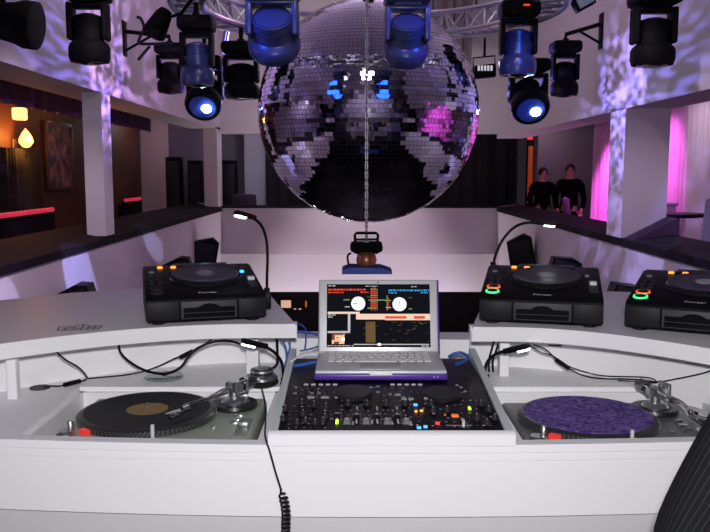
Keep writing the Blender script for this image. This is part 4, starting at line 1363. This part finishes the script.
for i, (u0, u1, lab) in enumerate(((493, 489, 'left of the trio'), (498, 493, 'middle of the trio'), (500.5, 499, 'right of the trio'))):
    cable([at(u0 + 1, 341, 2.17), at(u0 - 1, 348, 2.17), at(u1, 360, 2.17), onz(u1, 372, D1)], 0.003, BLACK, 'black cable dropping from the right shelf to the desk, ' + lab, group='cables behind the right post')
cable([at(277, 339, 2.17), at(277.5, 355, 2.17), at(277, 364, 2.16), onz(272, 369, D1)], 0.004, BLACK, 'thick black cable dropping straight from the left shelf by the mixer')
cable([at(280, 339, 2.15), at(285, 345, 2.15), at(287, 356, 2.14), at(285, 366, 2.10), at(284, 374, 2.08)], 0.0026, BLUECABLE, 'blue cable curving down from the inner end of the left shelf')
cable([at(289, 339, 2.15), at(290, 347, 2.15), at(287, 357, 2.14), at(286, 368, 2.11), onz(284, 378, D1)], 0.0024, BLUECABLE, 'blue cable hanging straight from the inner end of the left shelf')
cable([at(293, 332, 2.28), at(300, 331.5, 2.28), at(312, 333, 2.28), at(324, 336, 2.28)], 0.0032, BLUECABLE, 'blue cable running behind the laptop to the left shelf')
cable([at(299, 324, 2.33), at(305, 328, 2.31), at(306, 338, 2.28), at(305, 349, 2.24)], 0.0024, BLUECABLE, 'blue cable dropping over the rear ledge left of the laptop')
cable([at(289, 363, 2.02), at(298, 357, 2.03), at(307, 352, 2.04), at(316, 352.5, 2.05), at(324, 352, 2.06)], 0.0026, LGREY, 'pale grey cable crossing the mixer rail to the laptop')
cable([at(294, 366, 2.03), at(304, 364.5, 2.03), at(313, 362.5, 2.03), at(321, 361.5, 2.03)], 0.0045, BLUECABLE, 'bright blue cable end lying on the mixer left of the laptop')
cable([at(300, 351, 2.13), at(310, 349, 2.13), at(318, 346.5, 2.14), at(325, 345, 2.15)], 0.0024, BLUECABLE, 'thin blue cable leading to the back of the laptop')
cable([at(449, 357, 2.09), at(454, 354, 2.10), at(461, 353, 2.10), at(468, 357, 2.08), at(463, 362, 2.05), at(456, 364, 2.03)], 0.0045, BLUECABLE, 'blue cable bunched on the mixer right of the laptop')
# ------------------------------------------------------------------ people
SKIN = mat('skin', (0.55, 0.33, 0.25), 0.55)
HAIR = mat('dark_hair', (0.012, 0.009, 0.008), 0.6)
JACK = mat('black_cloth', (0.004, 0.004, 0.005), 0.9, spec=0.05)


def stripes(name, nx, axis_at=None):
    """black cloth with thin pale pinstripes; nx: direction across the stripes"""
    m_ = mat(name, (0.01, 0.01, 0.012), 0.9, var=0.0, spec=0.08)
    nt, b = nodes_of(m_)
    tc = nt.nodes.new('ShaderNodeTexCoord')
    n_ = Vector(nx).normalized()
    dt = nt.nodes.new('ShaderNodeVectorMath'); dt.operation = 'DOT_PRODUCT'; dt.inputs[1].default_value = n_
    nt.links.new(tc.outputs['Object'], dt.inputs[0])
    ml = nt.nodes.new('ShaderNodeMath'); ml.operation = 'MULTIPLY'; ml.inputs[1].default_value = 75
    if axis_at is None:
        nt.links.new(dt.outputs['Value'], ml.inputs[0])
    else:                                   # a sleeve: the stripes run round its own axis
        su = nt.nodes.new('ShaderNodeMath'); su.operation = 'SUBTRACT'; su.inputs[1].default_value = Vector(axis_at).dot(n_)
        nt.links.new(dt.outputs['Value'], su.inputs[0])
        sp = nt.nodes.new('ShaderNodeSeparateXYZ'); nt.links.new(tc.outputs['Object'], sp.inputs[0])
        an = nt.nodes.new('ShaderNodeMath'); an.operation = 'ARCTAN2'
        nt.links.new(sp.outputs['Y'], an.inputs[0]); nt.links.new(su.outputs[0], an.inputs[1])
        nt.links.new(an.outputs[0], ml.inputs[0]); ml.inputs[1].default_value = 32 / (2 * PI)
    fr = nt.nodes.new('ShaderNodeMath'); fr.operation = 'FRACT'; nt.links.new(ml.outputs[0], fr.inputs[0])
    rp = nt.nodes.new('ShaderNodeValToRGB'); rp.color_ramp.interpolation = 'EASE'
    for i, (p, c) in enumerate(((0.0, 0.010), (0.36, 0.011), (0.5, 0.03), (0.64, 0.011))):
        e = rp.color_ramp.elements[i] if i < 2 else rp.color_ramp.elements.new(p)
        e.position = p; e.color = (c, c * 1.02, c * 1.08, 1)
    nt.links.new(fr.outputs[0], rp.inputs[0])
    for l in list(nt.links):
        if l.to_socket == b.inputs['Base Color']:
            nt.links.remove(l)
    nt.links.new(rp.outputs[0], b.inputs['Base Color'])
    return m_


def skin_mesh(name, verts, edges, mt, parent, sub=2):
    """verts: list of (pos, (rx, ry)); grown with a skin modifier then turned into a mesh"""
    me = bpy.data.meshes.new(name)
    me.from_pydata([v[0] for v in verts], edges, [])
    o = bpy.data.objects.new(name, me); COL.objects.link(o)
    md = o.modifiers.new('skin', 'SKIN'); md.use_smooth_shade = True
    sk = me.skin_vertices[0].data
    for i, v in enumerate(verts):
        sk[i].radius = v[1] if isinstance(v[1], tuple) else (v[1], v[1])
        sk[i].use_root = (i == 0)
    s = o.modifiers.new('sub', 'SUBSURF'); s.levels = sub; s.render_levels = sub
    dg = bpy.context.evaluated_depsgraph_get()
    nm = bpy.data.meshes.new_from_object(o.evaluated_get(dg))
    bpy.data.objects.remove(o)
    nm.materials.clear(); nm.materials.append(mt)
    for p in nm.polygons:
        p.use_smooth = True
    nm.name = name
    o = bpy.data.objects.new(name, nm); COL.objects.link(o); o.parent = parent
    return o


def person(loc, rz, label, elbows, wrists, h=1.75, jacket=None, sleeve_mats=None, head_turn=0.0):
    """stands facing -y; elbows and wrists: ((x,y,z) right/left pairs) in its own frame"""
    k = h / 1.75
    t = thing('person', label, 'person', loc, (0, 0, rz))
    V = lambda *p: Vector(p) * k
    vs, es = [], []

    def add(p, r, frm=None):
        vs.append((Vector(p), tuple(x * k for x in r) if isinstance(r, tuple) else r * k))
        if frm is not None:
            es.append((frm, len(vs) - 1))
        return len(vs) - 1
    pel = add(V(0, 0, .95), (.145, .105))
    sp = add(V(0, 0, 1.12), (.125, .092), pel)
    ch = add(V(0, 0, 1.30), (.150, .105), sp)
    nb = add(V(0, .005, 1.44), (.085, .07), ch)
    nk = add(V(0, -.005, 1.51), (.052, .055), nb)
    hd0 = add(V(0, -.015, 1.57), (.062, .075), nk)
    hd1 = add(V(0, -.02, 1.64), (.074, .092), hd0)
    hd2 = add(V(0, -.015, 1.70), (.066, .085), hd1)
    add(V(0, -.012, 1.735), (.035, .045), hd2)
    sleeves = []
    fing = []
    for s, el, wr in ((-1, elbows[0], wrists[0]), (1, elbows[1], wrists[1])):
        sh = add(V(s * .17, 0, 1.41), .056, nb)
        mu = add((V(s * .185, 0, 1.38) + Vector(el)) / 2, .048, sh)
        e_ = add(Vector(el), .041, mu)
        mf = add((Vector(el) + Vector(wr)) / 2, .038, e_)
        w_ = add(Vector(wr), .027, mf)
        d = (Vector(wr) - Vector(el)).normalized()
        pm_ = add(Vector(wr) + d * .05 * k, (.040, .018), w_)
        kn = add(Vector(wr) + d * .085 * k, (.040, .016), pm_)
        side = d.cross(Vector((0, 1, 0)))
        side = side.normalized() if side.length > 0.1 else Vector((1, 0, 0))
        curl = side.cross(d)
        for j, (off, L) in enumerate(((-.030, .068), (-.010, .078), (.010, .074), (.029, .060))):
            b0 = Vector(wr) + d * .085 * k + side * off * k
            fing.append([b0 - d * .015 * k, b0 + d * L * .45 * k, b0 + d * L * .8 * k + curl * .012 * k, b0 + d * L * k + curl * .026 * k])
        b0 = Vector(wr) + d * .035 * k - side * .03 * k
        fing.append([b0, b0 + d * .02 * k - side * .022 * k, b0 + d * .045 * k - side * .032 * k + curl * .01 * k])
        sleeves.append([V(s * .155, 0, 1.415), V(s * .178, 0, 1.39), (V(s * .185, 0, 1.38) + Vector(el)) / 2, Vector(el), (Vector(el) + Vector(wr)) / 2, Vector(wr) - d * .015])
        hp2 = add(V(s * .085, 0, .88), .088, pel)
        th = add(V(s * .095, 0, .70), .076, hp2)
        kn2 = add(V(s * .10, -.005, .50), .056, th)
        cf = add(V(s * .10, .012, .34), .052, kn2)
        an = add(V(s * .10, .015, .10), .036, cf)
        add(V(s * .11, -.10, .045), (.038, .03), an)
    body = skin_mesh('body', vs, es, SKIN, t)
    # fingers welded into the same mesh
    bm = bmesh.new(); bm.from_mesh(body.data)
    mb = MB(); mb.bm.free(); mb.bm = bm
    for f in fing:
        mb.tube(f, [.0088 * k, .0068 * k], seg=8, n=3)
    # nose and ears
    mb.sphere(V(0, -.108, 1.628), .014 * k, 10, 8, (.8, 1, 1.4))
    for s in (-1, 1):
        mb.sphere(V(s * .075, -.01, 1.635), .024 * k, 10, 8, (.35, .8, 1.25))
    bm.to_mesh(body.data); bm.free()
    for p in body.data.polygons:
        p.use_smooth = True
    m = MB()
    for s in (-1, 1):
        m.sphere(V(s * .030, -.094, 1.650), .0125 * k, 10, 8, (1.2, .8, .7))
    m.build('eyes', mat('eye_dark', (0.03, 0.02, 0.02), 0.2), t)
    m = MB(); m.sphere(V(0, -.094, 1.590), .02 * k, 12, 8, (1.15, .5, .28)); m.build('mouth', mat('lips', (0.35, 0.12, 0.10), 0.5), t)

    def hf(a, b_):
        th = a * 2 * PI; ph = b_ * PI * 0.60
        front = max(0, -math.sin(th))
        ph *= 1 - 0.45 * front ** 2
        return V(.086 * math.sin(ph) * math.cos(th), -.008 + .108 * math.sin(ph) * math.sin(th), 1.645 + .112 * math.cos(ph))
    m = MB(); m.grid(hf, 28, 10); bmesh.ops.remove_doubles(m.bm, verts=m.bm.verts, dist=0.0008)
    ho = m.build('hair', HAIR, t, angle=80); sm2 = ho.modifiers.new('thickness', 'SOLIDIFY'); sm2.thickness = 0.012
    jm = jacket or JACK
    # the jacket follows the body's own surface, a little outside it
    bm = bmesh.new(); bm.from_mesh(body.data); bm.normal_update()
    ws = [Vector(w_) for w_ in wrists]
    gone = []
    segs = [(sv[2], sv[3]) for sv in sleeves] + [(sv[3], sv[5]) for sv in sleeves]
    for f in bm.faces:
        c = f.calc_center_median()
        arm = min((c - p0.lerp(p1, min(1, max(0, (c - p0).dot(p1 - p0) / (p1 - p0).length_squared)))).length for p0, p1 in segs)
        if not (0.80 * k < c.z < 1.478 * k) or min((c - q).length for q in ws) < 0.17 * k or arm < 0.075 * k:
            gone.append(f)
    bmesh.ops.delete(bm, geom=gone, context='FACES')
    for v_ in bm.verts:
        v_.co += v_.normal * 0.015 * k
    jme = bpy.data.meshes.new('jacket'); bm.to_mesh(jme); bm.free()
    jme.materials.append(jm)
    for p in jme.polygons:
        p.use_smooth = True
    jo = bpy.data.objects.new('jacket', jme); COL.objects.link(jo); jo.parent = t
    s3 = jo.modifiers.new('thickness', 'SOLIDIFY'); s3.thickness = 0.008; s3.offset = 1
    for i, sv in enumerate(sleeves):
        rad = [.064, .068, .060, .052, .048, .042]
        skin_mesh('sleeve', [(p, r_ * k) for p, r_ in zip(sv, rad)], [(q, q + 1) for q in range(5)], sleeve_mats[i] if sleeve_mats else jm, t)
    tv = [(V(0, 0, .93), (.150 * k, .115 * k))]
    te = []
    for s in (-1, 1):
        i0 = len(tv)
        tv += [(V(s * .088, 0, .86), .100 * k), (V(s * .096, 0, .68), .088 * k), (V(s * .10, 0, .48), .070 * k), (V(s * .10, .012, .28), .064 * k), (V(s * .10, .012, .085), .058 * k)]
        te += [(0, i0)] + [(i0 + q, i0 + q + 1) for q in range(4)]
    skin_mesh('trousers', tv, te, JACK, t)
    for s in (-1, 1):
        m = MB(); m.sphere(V(s * .11, -.055, .045), .1 * k, 16, 10, (.5, 1.45, .45)); m.build('shoe', BLACK, t)
    return t


# close by, turned to the booth, elbow out: only the sleeve reaches into the frame
px_, py_ = 0.880, 1.19
sx_l = stripes('pinstripe_sleeve', (0.395, 0.0, 0.215), (0.285, 0, 1.2))
pj = stripes('pinstripe_jacket', (1, 0, 0))
person((px_, py_, 0), PI, 'person in a black pinstriped jacket at the right edge, elbow out',
       elbows=((-.24, 0.02, 1.10), (.385, .0, 1.015)), wrists=((-.27, -.12, .90), (.19, -.05, .97)), h=1.75, jacket=pj, sleeve_mats=(pj, sx_l))
a_, b_ = at(545, 172, 14.1), at(571, 170, 14.0)
person((a_.x, 14.25, 0), R(8), 'person in black in the far right lounge, head in shadow, left of the pair',
       elbows=((-.25, -.02, 1.12), (.25, -.02, 1.12)), wrists=((-.20, -.16, .94), (.20, -.16, .94)), h=1.68)
person((b_.x, 14.05, 0), R(-12), 'person in black with a red lit face in the far right lounge',
       elbows=((-.25, -.02, 1.12), (.25, -.02, 1.12)), wrists=((-.20, -.16, .94), (.20, -.16, .94)), h=1.74)


# ------------------------------------------------------------------ light
def light(kind, name, loc, power, col, aim=None, size=0.1, spot=60, blend=0.3):
    d = bpy.data.lights.new(name, kind)
    d.energy = power
    d.color = col
    if kind == 'AREA':
        d.shape = 'DISK'; d.size = size
    else:
        d.shadow_soft_size = size
    if kind == 'SPOT':
        d.spot_size = R(spot); d.spot_blend = blend
    o = bpy.data.objects.new(name, d)
    COL.objects.link(o)
    o.location = loc
    if aim is not None:
        o.rotation_euler = (Vector(aim) - Vector(loc)).to_track_quat('-Z', 'Y').to_euler()
    return o


def gobo(o, scale, lo, hi, stretch=(1, 1, 1), seed=0.0):
    """breaks a spot's beam up the way a gobo wheel does"""
    d = o.data
    d.use_nodes = True
    nt = d.node_tree
    em = next(n_ for n_ in nt.nodes if n_.type == 'EMISSION')
    tc = nt.nodes.new('ShaderNodeTexCoord')
    mp = nt.nodes.new('ShaderNodeMapping'); mp.inputs['Scale'].default_value = stretch; mp.inputs['Location'].default_value = (seed, seed * 1.7, 0)
    nz = nt.nodes.new('ShaderNodeTexNoise'); nz.inputs['Scale'].default_value = scale; nz.inputs['Detail'].default_value = 2
    rp = nt.nodes.new('ShaderNodeMapRange'); rp.inputs['From Min'].default_value = lo; rp.inputs['From Max'].default_value = hi
    nt.links.new(tc.outputs['Normal'], mp.inputs['Vector']); nt.links.new(mp.outputs['Vector'], nz.inputs['Vector'])
    nt.links.new(nz.outputs['Fac'], rp.inputs['Value']); nt.links.new(rp.outputs['Result'], em.inputs['Strength'])
    return o


# the photographer's flash, just above the lens
light('SPOT', 'camera_flash', (0.02, -0.03, 1.73), 125, (1.0, 0.985, 1.0), (0.05, 2.0, 1.25), 0.035, 78, 0.5)
# soft mauve fill added over the dance floor, without a fixture
light('POINT', 'atrium_fill', (0.3, 8.6, 4.2), 24, (0.92, 0.72, 0.95), size=0.5)
light('SPOT', 'atrium_fill', (0.0, 2.9, 3.6), 55, (0.95, 0.80, 0.95), (0.05, 9.0, 1.9), 0.3, 80, 0.6)  # added spot to brighten the pillar fronts facing the booth
light('SPOT', 'ceiling_fill', (0.1, 8.6, 3.05), 90, (0.9, 0.75, 1.0), (0.1, 6.0, 4.7), 0.2, 150, 0.8)  # added uplight, brightens the ceiling that the ball mirrors
light('SPOT', 'back_wall_fill', (0.0, 0.6, 4.0), 420, (0.85, 0.75, 1.0), (0, -3.0, 2.0), 0.2, 100, 0.6)  # added out of view, brightens the wall mirrored in the ball
# washes on the far parapet and header
light('SPOT', 'parapet_wash', (0.1, 9.2, 3.9), 520, (1.0, 0.86, 0.95), (0.1, 13.3, -0.75), 0.15, 42, 0.7)
sl_ = light('AREA', 'parapet_fill', (CX, 12.9, -1.35), 48, (1.0, 0.90, 0.96), (CX, 13.2, -0.25), 4.4)  # unseen strip added low down to brighten the parapet's lower band
sl_.data.shape = 'RECTANGLE'; sl_.data.size = 4.4; sl_.data.size_y = 0.08
light('SPOT', 'header_wash', (0.1, 9.6, 1.4), 190, (1.0, 0.88, 0.92), (0.1, 13.5, 2.7), 0.15, 70, 0.8)
# parapets at the sides
gobo(light('SPOT', 'left_wash', (-0.7, 4.3, 3.4), 260, (0.95, 0.70, 0.90), (-2.25, 6.6, 0.1), 0.08, 58, 0.6), 3.0, 0.1, 0.75)
gobo(light('SPOT', 'right_wash', (0.9, 4.3, 3.4), 230, (0.85, 0.68, 0.95), (2.4, 6.6, 0.1), 0.08, 58, 0.6), 3.0, 0.1, 0.75)
# lavender patches
for (loc, aim, pw, sp_, c_) in (((-0.4, 4.4, 3.2), (-2.25, 6.5, 0.72), 700, 9, (0.40, 0.42, 1.0)), ((-0.2, 4.6, 3.2), (-2.25, 8.8, 0.93), 800, 5, (0.5, 0.52, 1.0)),
                                ((-0.4, 4.3, 3.2), (-2.25, 5.15, 0.62), 260, 7, (0.5, 0.5, 1.0)), ((0.7, 4.4, 3.2), (2.4, 6.6, 0.85), 380, 11, (0.45, 0.42, 1.0))):
    light('SPOT', 'moving_beam', loc, pw, c_, aim, 0.02, sp_, 0.1)
# streaky blue projections on the headers
gobo(light('SPOT', 'left_gobo', (-0.75, 9.4, 2.35), 620, (0.26, 0.19, 1.0), (-2.25, 5.7, 2.72), 0.02, 50, 0.5), 26.0, 0.47, 0.60, (1.0, 2.2, 1.0), 1.3)
gobo(light('SPOT', 'right_gobo', (0.95, 9.4, 2.30), 620, (0.24, 0.22, 1.0), (2.4, 5.9, 2.50), 0.02, 50, 0.5), 26.0, 0.47, 0.60, (1.0, 2.2, 1.0), 4.1)
gobo(light('SPOT', 'left_gobo', (-0.9, 7.15, 2.3), 150, (0.6, 0.34, 0.85), (-2.25, 7.9, 2.8), 0.02, 100, 0.5), 9.0, 0.42, 0.65, (1.0, 2.0, 1.0), 7.7)
gobo(light('SPOT', 'right_gobo', (1.1, 7.15, 2.3), 110, (0.45, 0.36, 1.0), (2.4, 7.4, 1.9), 0.02, 100, 0.5), 9.0, 0.42, 0.65, (1.0, 2.0, 1.0), 9.2)
light('SPOT', 'left_wash', (-0.2, 3.9, 3.5), 110, (1.0, 0.82, 0.95), (-2.25, 4.0, 0.5), 0.1, 48, 0.6)
light('SPOT', 'right_wash', (0.4, 3.9, 3.5), 110, (0.95, 0.84, 1.0), (2.4, 4.0, 0.5), 0.1, 48, 0.6)
light('SPOT', 'pink_wash', (3.1, 3.9, 2.3), 100, (1.0, 0.16, 0.85), (4.1, 4.1, 1.6), 0.1, 110, 0.6)
light('POINT', 'near_lounge_fill', (-3.2, 4.2, 2.3), 12, (0.8, 0.7, 1.0), size=0.1)  # added out of view for a lavender patch in the ball's reflection
# blue beams on the lamps in front of the ball
light('SPOT', 'blue_beam', (-1.55, 3.2, 3.3), 210, (0.03, 0.10, 1.0), at(273, 35, 4.5), 0.06, 12, 0.4)
light('SPOT', 'blue_beam', (1.7, 3.2, 3.35), 210, (0.03, 0.10, 1.0), at(407, 35, 4.5), 0.06, 12, 0.4)
light('SPOT', 'blue_beam', (1.25, 2.6, 3.4), 330, (0.03, 0.14, 1.0), at(520, 45, 5.7), 0.06, 12, 0.4)
light('SPOT', 'blue_beam', (-0.9, 2.6, 3.4), 60, (0.10, 0.16, 1.0), at(200, 60, 5.7), 0.06, 12, 0.4)
# lounges
light('SPOT', 'pink_wash', (3.1, 12.3, 2.2), 220, (1.0, 0.16, 0.85), (4.1, 12.7, 1.2), 0.1, 75, 0.6)
light('SPOT', 'pink_wash', (3.1, 10.6, 2.3), 110, (1.0, 0.18, 0.88), (4.1, 10.4, 1.4), 0.1, 90, 0.6)
light('POINT', 'pale_lounge_light', (3.3, 9.0, 2.35), 9, (0.95, 0.7, 0.95), size=0.1)
light('SPOT', 'blue_lounge', (2.95, 6.2, 2.0), 12, (0.2, 0.25, 1.0), (3.3, 7.3, 1.0), 0.05, 60, 0.4)
light('POINT', 'amber_lamp', (-3.6, 9.0, 2.0), 16, (1.0, 0.33, 0.06), size=0.06)
light('POINT', 'amber_lamp', (-3.5, 10.4, 2.3), 1.2, (1.0, 0.45, 0.2), size=0.06)
light('POINT', 'lounge_ceiling_light', (-3.4, 13.6, 2.35), 4, (1.0, 0.75, 0.85), size=0.1)
light('POINT', 'gallery_light', (-1.9, 14.3, 2.3), 9, (0.8, 0.75, 1.0), size=0.1)
light('POINT', 'lounge_end_light', (3.4, 14.2, 2.3), 2, (1.0, 0.8, 0.9), size=0.1)
light('SPOT', 'red_spot', (3.35, 13.2, 1.9), 1.6, (1.0, 0.10, 0.10), (b_.x, 14.0, 1.62), 0.03, 30, 0.5)

w = bpy.data.worlds.new('world')
bpy.context.scene.world = w
w.use_nodes = True
w.node_tree.nodes['Background'].inputs[0].default_value = (0.03, 0.025, 0.035, 1)
w.node_tree.nodes['Background'].inputs[1].default_value = 0.5

sc = bpy.context.scene
sc.view_settings.view_transform = 'Standard'
sc.view_settings.look = 'None'
sc.view_settings.exposure = 0
sc.view_settings.gamma = 1
sc.view_settings.use_curve_mapping = False
sc.cycles.caustics_reflective = False
sc.cycles.caustics_refractive = False
sc.cycles.use_denoising = True
sc.cycles.sample_clamp_indirect = 4
